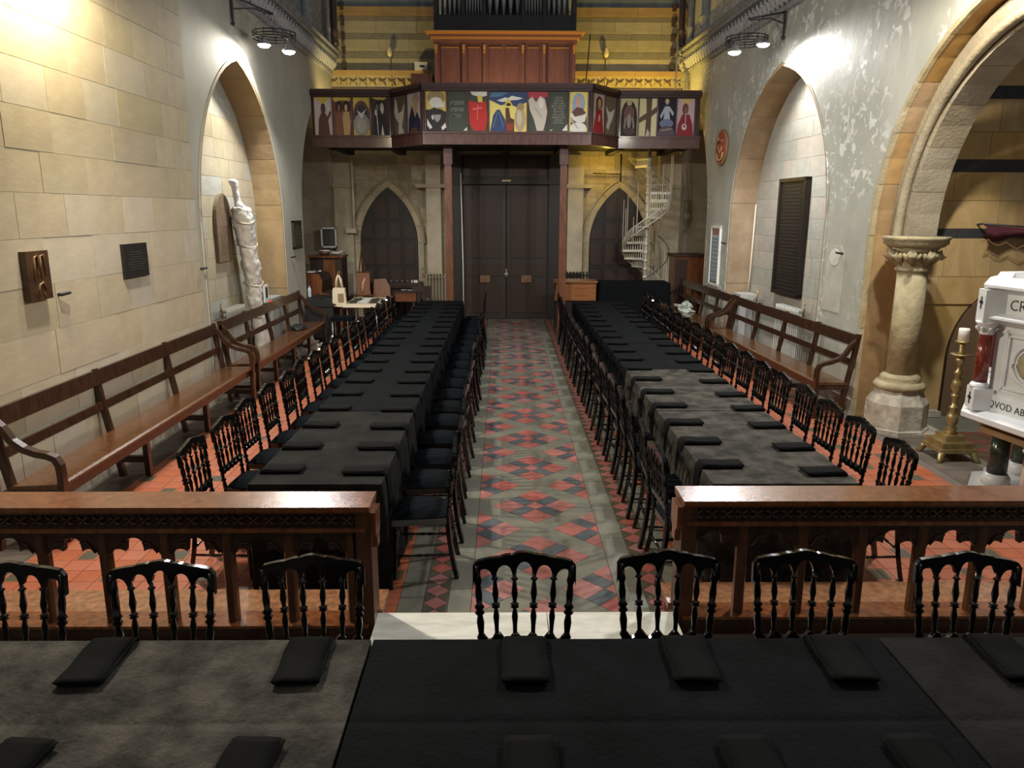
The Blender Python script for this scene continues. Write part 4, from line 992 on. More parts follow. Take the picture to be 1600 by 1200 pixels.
# ---- long benches
def bench(label, L, loc, rz, bays, group='long wooden benches against the side walls'):
    t = thing('bench', label, 'bench', loc, rz, group)
    b = B(M_seat); b.prism([(0.03, .425), (0.045, .45), (.40, .462), (.425, .452), (.425, .432), (.40, .425)], 0.0, L, Matrix(((0, 0, 1, 0), (1, 0, 0, 0), (0, 1, 0, 0), (0, 0, 0, 1)))); b.build('seat', t)
    b = B(M_bench); b.box(.03, L-.03, .375, .395, .34, .43); b.build('apron', t, bevel=.004)
    slant = lambda z: -.02-(z-.45)*.14+.05   # y of the back at height z
    def rail(z0, z1, th, n):
        b = B(M_bench); y0, y1 = slant(z0), slant(z1)
        b.prism([(y0, z0), (y1, z1), (y1+th, z1), (y0+th, z0)], 0, L, Matrix(((0, 0, 1, 0), (1, 0, 0, 0), (0, 1, 0, 0), (0, 0, 0, 1)))); b.build(n, t, bevel=.005)
    rail(.895, 1.03, .03, 'top_rail'); rail(.66, .735, .022, 'middle_rail')
    for i in range(bays+1):
        x = .03+(L-.06)*i/bays
        b = B(M_bench); b.tube([(x, slant(.0)+.02, 0), (x, slant(.42)+.01, .42), (x, slant(.7), .7), (x, slant(1.02), 1.04)], 0, sq=(.055, .05)); b.build('back_post', t)
        if 0 < i < bays:
            b = B(M_bench); b.tube([(x, .36, 0), (x, .355, .43)], 0, sq=(.055, .05)); b.build('leg', t)
            b = B(M_bench); b.box(x-.022, x+.022, .03, .35, .14, .20); b.box(x-.02, x+.02, .03, .36, .36, .425); b.build('stretcher', t)
        elif i in (0, bays):
            b = B(M_bench)
            b.tube([(x, slant(.98), .97), (x, .03, .90), (x, .09, .80), (x, .17, .735), (x, .26, .70), (x, .34, .685), (x, .395, .66), (x, .42, .61), (x, .425, .52), (x, .42, .40), (x, .415, .2), (x, .415, 0)], 0, sq=(.06, .048)); b.build('arm', t)
            b = B(M_bench); b.box(x-.022, x+.022, .03, .41, .10, .16); b.box(x-.02, x+.02, .03, .41, .36, .425); b.build('end_stretcher', t)
    return t
bench('long wooden bench by the left wall, nearest the left altar rail', 4.45, (-3.74, 9.83, 0), -PI/2, 3)
bench('long wooden bench by the left wall, farther one beside the wrapped cross', 4.0, (-3.74, 14.0, 0), -PI/2, 4)
ra = math.atan2(RD.y, RD.x)
p = FR(.30, 0, -.12); bench('long wooden bench by the right wall, nearest the stone column', 4.3, p, ra, 4)
p = FR(4.72, 0, -.12); bench('long wooden bench by the right wall, farther one with a pale bag on it', 3.45, p, ra, 4)

# ---- plaques and notices
def textlines(b, fr, u0, u1, z0, z1, n, w, rs=0, th=.35):
    """rows of small incised marks too worn to read"""
    rr = random.Random(rs); dz = (z1-z0)/n
    for i in range(n):
        z = z1-dz*(i+.5); m_ = (u1-u0)*rr.uniform(0, .18); u = u0+m_
        while u < u1-m_:
            l = rr.uniform(.012, .045); l = min(l, u1-m_-u)
            if l < .006: break
            P_ = [fr(u, z-dz*th/2, w), fr(u+l, z-dz*th/2, w), fr(u+l, z+dz*th/2, w), fr(u, z+dz*th/2, w)]
            b.faces(P_, [(0, 1, 2, 3)]); u += l+.01
def plaque(name, label, cat, fr, u0, u1, z0, z1, dep, mt, frame=None, lines=0, tmat=None, w=0, border=.03, arch=None):
    t = thing(name, label, cat, fr((u0+u1)/2, z0, w)); off = -Vector(t.location)
    def A(b, n, **k): o = b.build(n, t, **k); o.location = off; return o
    M = frame_m(fr, 0, 0, 0)
    if arch:
        pts = arch_path((u0, u1, arch, z1), 0, 8, z0)
        b = B(mt); b.prism([(u, z) for u, z in pts], w-dep, w, M @ Matrix(((1, 0, 0, 0), (0, 0, 1, 0), (0, 1, 0, 0), (0, 0, 0, 1)))); A(b, 'tablet')
    else:
        b = B(mt); b.box(u0, u1, w-dep, w, z0, z1, M); A(b, 'tablet', bevel=.006)
    if frame:
        b = B(frame)
        for a, c, d, e in ((u0-.005, u1+.005, z0-.005, z0+border), (u0-.005, u1+.005, z1-border, z1+.005), (u0-.005, u0+border, z0, z1), (u1-border, u1+.005, z0, z1)): b.box(a, c, w-dep-.02, w-.001, d, e, M)
        A(b, 'frame', bevel=.004)
    if lines:
        b = B(tmat or M_plqtext); textlines(b, fr, u0+border+.03, u1-border-.03, z0+border+.04, (arch or z1)-border-.04, lines, w-dep-.003); q = A(b, 'inscription'); q['kind'] = 'stuff'
    return t
t = plaque('religious_panel', 'small dark brown relief picture on the cream stone wall above the near bench', 'picture', FL, 6.02, 6.32, 1.76, 2.15, .06, mat('dark_relief_brown', (.075, .035, .012), .35, col2=(.03, .014, .006), vscale=9, coat=.3))
b = B(mat('relief_gold_brown', (.20, .10, .025), .4, var=.5, vscale=30)); o = FL(6.17, 1.76, 0)
for pts in ([(6.10, 1.92), (6.12, 2.10), (6.16, 2.12), (6.15, 1.95)], [(6.19, 1.93), (6.20, 2.11), (6.24, 2.12), (6.25, 1.95)], [(6.13, 1.80), (6.15, 1.88), (6.2, 1.90), (6.23, 1.84), (6.2, 1.79)]):
    b.tube([FL(u, z, -.062) for u, z in pts], .010, 5)
q = b.build('relief_figure', t); q.location = -o
plaque('memorial_plaque', 'small black rectangular plaque on the cream stone wall, lettering worn', 'plaque', FL, 7.62, 8.13, 1.80, 2.14, .035, M_plaque, lines=8, tmat=mat('faint_lettering', (.05, .05, .05), .5))
plaque('memorial_plaque', 'small bronze plaque with a domed head at the far end of the left wall', 'plaque', FL, 13.85, 14.36, 1.80, 2.29, .03, mat('bronze_green', (.045, .05, .03), .4, metal=.3), lines=7, tmat=mat('bronze_letter', (.13, .12, .08), .4), frame=mat('bronze_frame', (.035, .035, .02), .4, metal=.4), border=.025)
b = B(MATS['bronze_green']); b.lathe([(.07, 0), (.07, .03)], 12, frame_m(FL, 14.1, 2.33, -.03) @ Matrix.Rotation(-PI/2, 4, 'X')); b.build('domed_head', None)
bpy.data.objects.remove(bpy.data.objects['domed_head'])
plaque('memorial_plaque', 'pointed gothic memorial tablet in the left wall recess, half in shade', 'plaque', FL, 11.32, 11.96, 1.72, 2.72, .05, mat('tan_tablet', (.20, .135, .08), .7, var=.35, vscale=12), lines=14, tmat=mat('tablet_letter', (.16, .10, .055), .7), w=.44, arch=2.35, border=.05, frame=None)
plaque('memorial_plaque', 'tall black memorial board with small lettering in the right wall recess', 'plaque', FR, 3.17, 4.18, 1.15, 2.99, .07, M_plaque, frame=mat('board_frame', (.02, .013, .01), .35), lines=30, tmat=mat('board_letter', (.045, .034, .024), .5), w=.44, border=.05)
t = plaque('framed_notice', 'narrow white-framed notice with pale blue rows on the right wall', 'notice', FR, 5.88, 6.42, 1.08, 2.20, .02, mat('notice_paper', (.55, .56, .55), .5), frame=M_white, border=.035)
M = frame_m(FR, 0, 0, 0); off = -Vector(t.location)
b = B(mat('notice_blue', (.22, .32, .40), .5))
for k in range(11): b.box(5.96, 6.34, -.026, -.02, 1.16+k*.078, 1.16+k*.078+.055, M)
o = b.build('notice_rows', t); o.location = off
b = B(mat('notice_red_head', (.36, .17, .12), .5)); b.box(5.94, 6.36, -.027, -.02, 2.04, 2.15, M); o = b.build('notice_heading', t); o.location = off
b = B(M_black2); b.box(5.93, 6.37, -.024, -.0195, 1.125, 1.15, M); b.box(5.925, 5.94, -.024, -.0195, 1.12, 2.17, M); b.box(6.36, 6.375, -.024, -.0195, 1.12, 2.17, M); o = b.build('inner_frame', t); o.location = off
# round crest
t = thing('round_crest', 'round red and gold crest plaque high on the right wall', 'plaque', FR(6.12, 3.64, 0))
Mr = frame_m(FR, 6.12, 3.64, 0) @ Matrix.Rotation(PI/2, 4, 'X'); off = -Vector(t.location)
b = B(mat('crest_wood', (.32, .17, .09), .5)); b.lathe([(.33, 0), (.33, .04), (.30, .055), (.27, .045), (.27, .04)], 32, Mr); o = b.build('rim', t); o.location = off
b = B(mat('crest_red', (.50, .07, .03), .5)); b.lathe([(.272, 0), (.272, .044), (.05, .05)], 28, Mr); o = b.build('red_field', t); o.location = off
b = B(mat('crest_cream', (.62, .5, .3), .5)); rr = random.Random(4)
b.tube([Mr @ Vector((x, y, .055)) for x, y in ((-.18, -.10), (-.12, -.2), (0, -.24), (.12, -.2), (.18, -.1))], .018, 5)
b.tube([Mr @ Vector((x, y, .055)) for x, y in ((-.1, .0), (0, -.1), (.1, 0), (.1, .12), (-.1, .12), (-.1, 0))], .014, 5)
b.tube([Mr @ Vector((x, y, .055)) for x, y in ((-.16, .02), (-.19, .1), (-.12, .17), (-.15, .2))], .012, 5)
b.tube([Mr @ Vector((x, y, .055)) for x, y in ((.16, .02), (.19, .1), (.12, .17), (.15, .2))], .012, 5)
o = b.build('crest_emblem', t); o.location = off
# iron wall pegs
for fr, u, z, lab in ((FL, 6.53, 1.77, 'short black iron wall stub beside the dark brown relief picture'), (FL, 9.62, 1.76, 'short black iron wall stub at the left recess edge'), (FL, 13.75, 1.66, 'black iron wall stub below the bronze plaque'), (FR, 1.10, 1.96, 'black iron wall stub on the pier beside the stone column'), (FR, 5.66, 1.90, 'black iron wall stub beside the framed notice')):
    b = B(M_black2); b.tube([fr(u-.05, z, 0), fr(u-.05, z, -.03), fr(u+.06, z+.004, -.045), fr(u+.09, z+.006, -.04)], [.012, .016, .014, .005], 6); tag(b.build('iron_stub'), lab, 'fixture')

# ---- radiators
def radiator(label, fr, u0, u1, z0, z1, w, mt, n=None, box=None):
    t = thing('radiator', label, 'radiator', fr((u0+u1)/2, 0, w)); off = -Vector(t.location)
    M = frame_m(fr, 0, 0, 0); n = n or int((u1-u0)/.068)
    for k in range(n):
        u = u0+(u1-u0)*(k+.5)/n; b = B(mt)
        for dw in (-.05, .05): b.lathe([(.012, z0), (.017, z0+.05), (.013, z0+.1), (.013, z1-.1), (.017, z1-.05), (.012, z1)], 6, M @ Matrix.Translation((u, w+dw, 0)))
        b.box(u-.016, u+.016, w-.055, w+.055, z1-.03, z1, M); o = b.build('column', t); o.location = off
    b = B(mt); b.box(u0, u1, w-.02, w+.02, z0+.03, z0+.06, M); b.box(u0, u1, w-.02, w+.02, z1-.1, z1-.07, M)
    for u in (u0+.03, u1-.03): b.box(u-.012, u+.012, w-.05, w+.05, 0, z0+.03, M)
    o = b.build('header', t); o.location = off
    b = B(M_brass); b.tube([M @ Vector((u0-.03, w, z1-.1)), M @ Vector((u0-.05, w, z1)), M @ Vector((u0-.05, w, z1+.12))], .014, 6); o = b.build('valve', t); o.location = off
    return t
radiator('pale column radiator in the left recess beside the wrapped cross', FL, 11.02, 11.82, .15, 1.05, .30, M_rad)
radiator('column radiator on the west wall left of the double doors', FB, -1.80, -1.30, .15, 1.08, -.36, mat('radiator_tan', (.34, .30, .22), .45))
radiator('white column radiator under the tall black board', FR, 2.72, 3.62, .15, 1.02, .28, mat('radiator_white', (.55, .56, .53), .4))
radiator('dark column radiator on the west wall behind the wooden counter', FB, 1.42, 1.95, .15, 1.12, -.36, M_black2)
radiator('silver column radiator beside the pipe in the right recess', FR, 4.64, 4.96, .15, 1.0, .28, mat('radiator_silver', (.40, .40, .38), .35, metal=.2), n=4)
t = thing('radiator_cover', 'boxy grey radiator cover in the right recess', 'cover', FR(5.0, 0, .28)); b = B(mat('grey_metal_box', (.44, .44, .42), .45)); b.box(4.99, 5.39, .12, .42, 0, 1.02, frame_m(FR, 0, 0, 0)); o = b.build('casing', t, bevel=.015); o.location = -Vector(t.location)
t = thing('radiator_cover', 'boxy grey radiator cover behind the far left bench', 'cover', FL(13.0, 0, .28)); b = B(mat('grey_green_box', (.30, .31, .29), .5)); b.box(12.62, 13.22, .06, .40, 0, 1.04, frame_m(FL, 0, 0, 0)); o = b.build('casing', t, bevel=.015); o.location = -Vector(t.location)
b = B(MATS['radiator_cover_x'] if 'radiator_cover_x' in MATS else M_cream_paint); b.tube([FR(5.33, 1.0, .36), FR(5.34, 1.3, .40), FR(5.34, 2.6, .42)], .016, 6); tag(b.build('heating_pipe'), 'thin cream vertical heating pipe in the right recess', 'pipe')
b = B(M_cream_paint); b.tube([(-3.38, 17.48, 3.6), (-3.38, 17.48, 2.0)], .025, 6); b.box(-3.56, -3.34, 17.42, 17.5, 1.98, 2.08); tag(b.build('cable_duct'), 'cream cable duct and junction box beside the left arched door', 'pipe')

# ---- wrapped cross in the left recess
t = thing('wrapped_cross', 'tall cross wrapped in white sheet tied with cords, leaning in the left recess', 'cross', (-4.02, 12.3, 0))
def wrap(pts, rs, n, name, seed):
    b = B(M_sheet); vs, fs = [], []; seg = 28; pts = [Vector(p) for p in pts]
    for i in range(n+1):
        f = i/n*(len(pts)-1); k = min(int(f), len(pts)-2); g = f-k
        p = pts[k].lerp(pts[k+1], g); r = rs[k]*(1-g)+rs[k+1]*g
        for s_ in range(seg):
            a = 2*PI*s_/seg
            m_ = 1+.16*mn.noise(Vector((math.cos(a)*1.6, math.sin(a)*1.6, i*.13+seed)))+.26*mn.noise(Vector((math.cos(a)*3, math.sin(a)*3+i*.22, i*.5)))+.12*mn.noise(Vector((math.cos(a)*8, math.sin(a)*8, i*.9)))
            vs.append(p+Vector((math.cos(a)*r*.75*m_, math.sin(a)*r*m_, 0)))
    for i in range(n):
        for s_ in range(seg): fs.append((i*seg+s_, i*seg+(s_+1) % seg, (i+1)*seg+(s_+1) % seg, (i+1)*seg+s_))
    fs.append(tuple(range(seg))); fs.append(tuple(n*seg+s_ for s_ in range(seg)))
    b.faces(vs, fs, True); o = b.build(name, t); o.location = -Vector(t.location); return o
X0 = -4.03
def cx(z): return 11.78+(2.9-z)*.245
wrap([(X0-.04, cx(2.92)+.0, 2.93), (X0-.04, cx(2.88), 2.90), (X0-.03, cx(2.8), 2.82), (X0-.02, cx(2.6), 2.62), (X0, cx(2.5), 2.52)], [.04, .085, .065, .06, .10], 12, 'wrapped_head', 3)
wrap([(X0, cx(2.52)+.02, 2.56), (X0, cx(2.5)+.06, 2.50), (X0, cx(2.2)+.04, 2.2), (X0, cx(1.95)+.04, 1.96), (X0+.02, cx(1.93), 1.92), (X0+.03, cx(1.6)+.03, 1.6), (X0+.03, cx(1.33)+.03, 1.33)], [.03, .19, .19, .17, .145, .18, .15], 46, 'white_sheet', 7)
wrap([(X0+.03, cx(1.34)+.0, 1.34), (X0+.03, cx(1.3), 1.30), (X0+.03, cx(1.05), 1.05), (X0+.03, cx(.8)+.02, .8), (X0+.03, cx(.3), .3), (X0+.03, cx(.02)-.02, .0)], [.1, .15, .17, .13, .14, .13], 40, 'lower_sheet', 11)
b = B(M_cream_paint)
for z in (2.3, 1.94, 1.33, .82): b.tube([Vector((X0+.02+.15*math.cos(a), cx(z)+.03+.19*math.sin(a), z+.03*math.sin(a*2))) for a in [2*PI*k/16 for k in range(17)]], .008, 5)
o = b.build('binding_cord', t); o.location = -Vector(t.location)
b = B(M_white); b.box(X0+.16, X0+.18, 12.22, 12.42, 1.02, 1.30); o = b.build('label_card', t); o.location = -Vector(t.location)
b = B(M_black2); b.box(X0+.175, X0+.185, 12.28, 12.37, 1.09, 1.26); o = b.build('black_mark', t); o.location = -Vector(t.location)

# ---- column of the side bay
t = struct(thing('column', 'short round stone column with a leafy capital under the wide arch', None))
cxy = Vector((4.56, 8.44, 0)); t.location = cxy; Mc = Matrix.Rotation(ra-PI/2, 4, 'Z')
b = B(M_plinth); b.lathe([(.36, 0), (.36, .05), (.335, .06), (.335, .34), (.26, .46), (.26, .52)], 8, Mc @ Matrix.Rotation(PI/8, 4, 'Z')); 
for f in b.bm.faces: f.smooth = False
b.build('plinth', t)
b = B(M_colst); b.lathe([(.27, .50), (.28, .54), (.25, .58), (.20, .59), (.22, .62), (.20, .65), (.155, .67)], 24); b.build('base_moulding', t)
b = B(M_colst); b.lathe([(.155, .66), (.155, 1.83)], 28); b.build('shaft', t)
b = B(M_colst); b.lathe([(.155, 1.82), (.185, 1.84), (.185, 1.86), (.155, 1.88), (.165, 1.92), (.20, 2.04), (.26, 2.10)], 24); b.build('capital_bell', t)
b = B(M_colst); b.lathe([(.27, 2.09), (.33, 2.13), (.33, 2.17), (.345, 2.18), (.345, 2.21)], 8, Mc @ Matrix.Rotation(PI/8, 4, 'Z')); b.build('abacus', t, bevel=.008)
for k in range(8):
    a = 2*PI*k/8+.2; d = Vector((math.cos(a), math.sin(a), 0)); s_ = Vector((-d.y, d.x, 0)); b = B(M_colst)
    b.tube([d*.16+Vector((0, 0, 1.90)), d*.21+Vector((0, 0, 1.98)), d*.27+Vector((0, 0, 2.03)), d*.29+Vector((0, 0, 2.00)), d*.26+Vector((0, 0, 1.96))], [.02, .045, .05, .035, .012], 6)
    for q in (-1, 1): b.tube([d*.18+s_*q*.02+Vector((0, 0, 1.93)), d*.23+s_*q*.06+Vector((0, 0, 1.99)), d*.25+s_*q*.085+Vector((0, 0, 2.03))], [.015, .03, .015], 5)
    b.build('capital_leaf', t)

# ---- pulpit of white marble
pu = thing('marble_pulpit', 'white marble pulpit with red marble columns and carved lettering at the right edge', 'pulpit', (4.99, 5.90, 0))
POFF = -Vector(pu.location); PM = Matrix.Translation(pu.location) @ Matrix.Rotation(math.radians(32.2), 4, 'Z')
def octo(prof, mt, n, bev=.006):
    b = B(mt); b.lathe(prof, 8, PM)
    for f in b.bm.faces: f.smooth = False
    o = b.build(n, pu, bevel=bev); o.location = POFF; return o
octo([(1.02, 0), (1.02, .07), (.92, .07), (.92, .14)], M_pmarble, 'base_step')
octo([(.86, .64), (.98, .66), (.98, .71), (.90, .72)], M_brown, 'brown_slab')
octo([(.95, .72), (1.14, .79), (1.14, .83), (1.02, .86)], M_pmarble, 'lower_slab')
octo([(.985, .86), (.985, 1.0), (.955, 1.01), (.955, 1.58)], M_pmarble, 'drum')
octo([(.96, 1.57), (1.02, 1.60), (1.09, 1.63), (1.09, 1.645), (1.0, 1.67)], M_pmarble, 'middle_cornice')
octo([(.975, 1.66), (.975, 1.84)], M_pmarble, 'frieze')
octo([(.98, 1.83), (1.03, 1.86), (1.10, 1.88), (1.10, 1.90), (1.04, 1.92), (1.02, 1.955), (.9, 1.955), (.88, 1.9)], M_pmarble, 'top_cornice')
for k in range(8):
    a = math.radians(32.2)+2*PI*k/8; d = Vector((math.cos(a), math.sin(a), 0)); c = Vector(pu.location)+d*1.03
    Mk = Matrix.Translation(c) @ Matrix.Rotation(a, 4, 'Z')
    def PB(b, n, **kw): o = b.build(n, pu, **kw); o.location = POFF; return o
    b = B(M_pmarble); b.box(-.09, .06, -.085, .085, .86, 1.04, Mk); PB(b, 'pedestal', bevel=.008)
    b = B(M_pmarble); b.lathe([(.072, 1.04), (.075, 1.06), (.055, 1.09)], 14, Mk); PB(b, 'column_base')
    b = B(M_redm); b.lathe([(.055, 1.09), (.050, 1.50)], 18, Mk); PB(b, 'column_shaft')
    b = B(M_pmarble); b.lathe([(.052, 1.49), (.058, 1.50), (.052, 1.51), (.06, 1.54), (.08, 1.575), (.09, 1.585), (.09, 1.60)], 14, Mk)
    for j in range(8): an = j*PI/4; b.tube([Mk @ Vector((.05*math.cos(an), .05*math.sin(an), 1.51)), Mk @ Vector((.075*math.cos(an), .075*math.sin(an), 1.545)), Mk @ Vector((.088*math.cos(an), .088*math.sin(an), 1.55))], [.008, .014, .006], 5)
    PB(b, 'column_capital')
    b = B(M_pmarble); b.box(-.09, .07, -.08, .08, 1.60, 1.86, Mk); PB(b, 'frieze_block', bevel=.008)
    for z in (1.75, .95):
        b = B(M_black2)
        x_ = .0715 if z > 1.5 else .0615
        b.box(x_-.001, x_+.001, -.012, .012, z-.05, z+.05, Mk); b.box(x_-.001, x_+.001, -.035, .035, z-.008, z+.016, Mk)
        PB(b, 'inlaid_cross')
# face panels, roundels, lettering
pd = Vector((.17, -.985, 0)).normalized(); pn = Vector((-pd.y*-1, 0, 0)); pn = Vector((pd.y, -pd.x, 0))
corner = Vector((4.02, 6.12, 0))
def face_m(s_, z, out): o = corner+pd*s_+pn*out+Vector((0, 0, z)); return Matrix(((pd.x, 0, pn.x, o.x), (pd.y, 0, pn.y, o.y), (0, 1, 0, o.z), (0, 0, 0, 1)))
MF = face_m(0, 0, -.037)
for a0, a1, z0, z1, h in ((.13, .64, 1.04, 1.54, .012), (.16, .61, 1.07, 1.51, .02)):
    b = B(M_pmarble)
    for q in ((a0, a1, z0, z0+.018), (a0, a1, z1-.018, z1), (a0, a0+.018, z0, z1), (a1-.018, a1, z0, z1)): b.prism([(q[0], q[2]), (q[1], q[2]), (q[1], q[3]), (q[0], q[3])], -.005, h, MF)
    PB(b, 'panel_moulding')
b = B(M_pmarble); b.tube([MF @ Vector((.385+.16*math.cos(2*PI*k/28), 1.29+.16*math.sin(2*PI*k/28), .006)) for k in range(29)], .014, 6); b.tube([MF @ Vector((.385+.125*math.cos(2*PI*k/28), 1.29+.125*math.sin(2*PI*k/28), .004)) for k in range(29)], .008, 6); PB(b, 'roundel')
b = B(M_colst); b.lathe([(.118, 0), (.118, .006), (.04, .02)], 20, MF @ Matrix.Translation((.385, 1.29, 0))); PB(b, 'roundel_carving')
M_let = mat('dark_letter', (.05, .05, .045), .5)
off4 = Matrix.Translation(POFF)
text_mesh('CR', .125, M_let, 'lettering', pu, off4 @ face_m(.125, 1.705, -.052+.034), align='LEFT')
text_mesh('QVOD AB O', .082, M_let, 'lettering', pu, off4 @ face_m(.06, .90, -.052+.044), align='LEFT')
for (x, y, r, mt) in ((4.33, 6.25, .075, M_greenm), (4.27, 5.72, .085, M_redm2), (4.62, 5.20, .08, M_greenm), (5.3, 5.15, .08, M_redm2), (5.65, 5.9, .08, M_greenm), (5.3, 6.5, .08, M_redm2), (4.75, 6.55, .08, M_greenm)):
    b = B(M_pmarble); b.lathe([(r*1.5, .14), (r*1.5, .20), (r*1.15, .24)], 14, Matrix.Translation((x, y, 0))); PB(b, 'support_base')
    b = B(mt); b.lathe([(r*1.05, .24), (r, .58)], 18, Matrix.Translation((x, y, 0))); PB(b, 'support_column')
    b = B(M_brown if mt is M_greenm else M_pmarble); b.lathe([(r, .575), (r*1.25, .60), (r*1.1, .615), (r*1.5, .65)], 14, Matrix.Translation((x, y, 0))); PB(b, 'support_capital')
b = B(M_pmarble); b.lathe([(.28, .13), (.24, .3), (.24, .5), (.35, .65)], 16, Matrix.Translation((4.99, 5.9, 0))); PB(b, 'central_stem')

# ---- brass candle stand
t = thing('candle_stand', 'tall turned brass candle stand with paw feet beside the stone column', 'candle stand', (4.60, 7.42, 0))
b = B(M_brass)
for s_, z0, z1 in ((.185, .09, .13), (.15, .13, .17), (.16, .17, .19), (.10, .19, .25)): b.box(-s_, s_, -s_, s_, z0, z1)
b.build('base', t, bevel=.015)
for sx in (-1, 1):
    for sy in (-1, 1): b = B(M_brass); b.tube([(sx*.14, sy*.14, .11), (sx*.17, sy*.17, .07), (sx*.18, sy*.18, .03), (sx*.21, sy*.21, .0)], [.03, .035, .03, .02], 6); b.build('paw_foot', t)
b = B(M_brass); b.lathe([(.07, .25), (.045, .29), (.06, .31), (.035, .33), (.05, .36), (.06, .41), (.05, .45), (.028, .50), (.045, .52), (.045, .535), (.028, .55), (.025, .62), (.042, .64), (.042, .66), (.026, .68), (.055, .74), (.045, .80), (.022, .86), (.04, .88), (.04, .90), (.022, .92), (.022, .97), (.05, 1.02), (.03, 1.05)], 18); b.build('stem', t)
b = B(M_brass); b.lathe([(.02, 1.05), (.095, 1.07), (.10, 1.085), (.03, 1.08)], 22); b.lathe([(.022, 1.07), (.035, 1.09), (.025, 1.11), (.03, 1.17), (.02, 1.19)], 14); b.lathe([(.02, 1.19), (.068, 1.20), (.07, 1.215), (.02, 1.21)], 20); b.build('drip_pan', t)
b = B(M_candle); b.lathe([(.05, 0), (.05, .11), (.047, .128), (.03, .118)], 20); b.lathe([(.003, .11), (.003, .135)], 5); o = b.build('pillar_candle'); o.location = (4.60, 7.42, 1.214); tag(o, 'short white pillar candle on the brass stand', 'candle')
# ---- maroon cloth over a bracket on the bay wall
b = B(mat('maroon_cloth', (.075, .012, .022), .85, bump=.3, bscale=60)); vs = []; fs = []
for i in range(15):
    for j in range(9):
        x = 5.62+.10*i; d = .10*math.sin(j/8*PI); z = 2.33-.008*i-.018*j*(1+.35*math.sin(i*1.1)); y = 8.98-d*(.8+.3*math.sin(i*1.7))-.012*math.sin(i*2.3+j)
        vs.append((x-.008*j*0, y, z))
for i in range(14):
    for j in range(8): fs.append((i*9+j, (i+1)*9+j, (i+1)*9+j+1, i*9+j+1))
b.faces(vs, fs, True); b.m(mat('fringe', (.25, .15, .08), .8)); b.tube([(5.60+.07*i, 8.93, 2.14-.01*i+.03*math.sin(i*1.9)) for i in range(10)], .008, 5)
b.m(M_iron); b.tube([(5.62, 9.1, 2.33), (5.62, 8.99, 2.34), (7.1, 8.99, 2.24), (7.1, 9.1, 2.24)], .012, 6)
tag(b.build('draped_cloth'), 'maroon fringed cloth hung on the bay wall above the pulpit', 'cloth')
# ---- spiral stair
sp = thing('spiral_stair', 'cream-painted cast iron spiral stair up to the gallery, right side', 'staircase', (3.13, 16.85, 0))
b = B(M_stair); b.lathe([(.04, 0), (.04, 3.86)], 12); b.build('centre_pole', sp)
def ang(z): return math.radians(180+(z-1.83)/2.15*360)
NS = 20; rise = .18; Rr = .50
for k in range(1, NS+1):
    z = rise*k; a = ang(z); da = math.radians(32)
    b = B(M_stair); pts = [(.05*math.cos(a), .05*math.sin(a))]+[(Rr*math.cos(a+da*j/4), Rr*math.sin(a+da*j/4)) for j in range(5)]+[(.05*math.cos(a+da), .05*math.sin(a+da))]
    b.prism(pts, z-.018, z); b.build('tread', sp)
    b = B(M_stair)   # pierced riser
    Mr = Matrix.Rotation(a, 4, 'Z')
    b.box(.05, Rr, -.006, .006, z-.045, z-.015, Mr); b.box(.05, Rr, -.006, .006, z-rise, z-rise+.03, Mr)
    for j in range(9): x = .07+j*.052; b.box(x-.008, x+.008, -.005, .005, z-rise+.02, z-.03, Mr)
    b.build('riser', sp)
    b = B(M_stair); b.lathe([(.055, z-.06), (.055, z)], 12); b.build('pole_collar', sp)
    b = B(M_stair); bx, by = (Rr+.01)*math.cos(a), (Rr+.01)*math.sin(a); b.lathe([(.011, z-.2), (.009, z+.3), (.009, min(z+.9, 3.8)), (.014, min(z+.9, 3.8)+.01)], 6, Matrix.Translation((bx, by, 0)))
    if z < 2.95: b.build('baluster', sp)
    else: b.bm.free()
for r_, n_, h in ((Rr+.012, 'outer_string', 0), ):
    for o_, w_ in ((-.14, .012), (.03, .012)):
        b = B(M_stair); b.tube([(r_*math.cos(ang(z)), r_*math.sin(ang(z)), z+o_) for z in [.15+.045*i for i in range(80)]], w_, 5); b.build(n_, sp)
    b = B(M_stair)
    for i in range(150): z = .15+.024*i; a = ang(z); x, y = r_*math.cos(a), r_*math.sin(a); b.tube([(x, y, z-.13), (x, y, z+.03)], .006, 4)
    o = b.build('pierced_string', sp); o['kind'] = 'stuff'
b = B(M_iron); b.tube([((Rr+.01)*math.cos(ang(z)), (Rr+.01)*math.sin(ang(z)), z+.9) for z in [.15+.06*i for i in range(16)]], .010, 6); b.build('handrail', sp)

# ---- furniture and clutter at the west end
t = thing('wooden_counter', 'orange-brown wooden counter beside the right gallery post', 'counter', (1.47, 16.0, 0))
b = B(mat('orange_wood', (.33, .13, .04), .4, col2=(.22, .08, .025), vscale=4, stretch=(1, 4, 8), coat=.3)); b.prism([(-.42, .66), (.45, .66), (.45, 1.03), (-.38, 1.03)], -.3, -.27, Matrix(((1, 0, 0, 0), (0, 0, 1, 0), (0, 1, 0, 0), (0, 0, 0, 1)))); b.build('front_panel', t)
b = B(MATS['orange_wood']); b.box(-.42, .48, -.34, .3, 1.03, 1.06); b.build('counter_top', t, bevel=.008)
b = B(M_dkwood2); b.box(-.38, .44, -.26, .28, .0, 1.03); b.build('cabinet_body', t)
cloth('tall side table under a long black cloth in front of the spiral stair', 'x', 1.98, 3.42, 15.55, 16.2, 1.04, .004, M_cloth, rs=31); 
for o in bpy.data.objects:
    if o.get('group') == 'x': del o['group']
t = thing('cabinet', 'tall dark reddish-brown cabinet in the right corner bay', 'cabinet', (4.05, 17.2, 0))
b = B(M_pianow); b.box(-.26, .4, -.3, .3, 0, 1.50); b.build('body', t, bevel=.01)
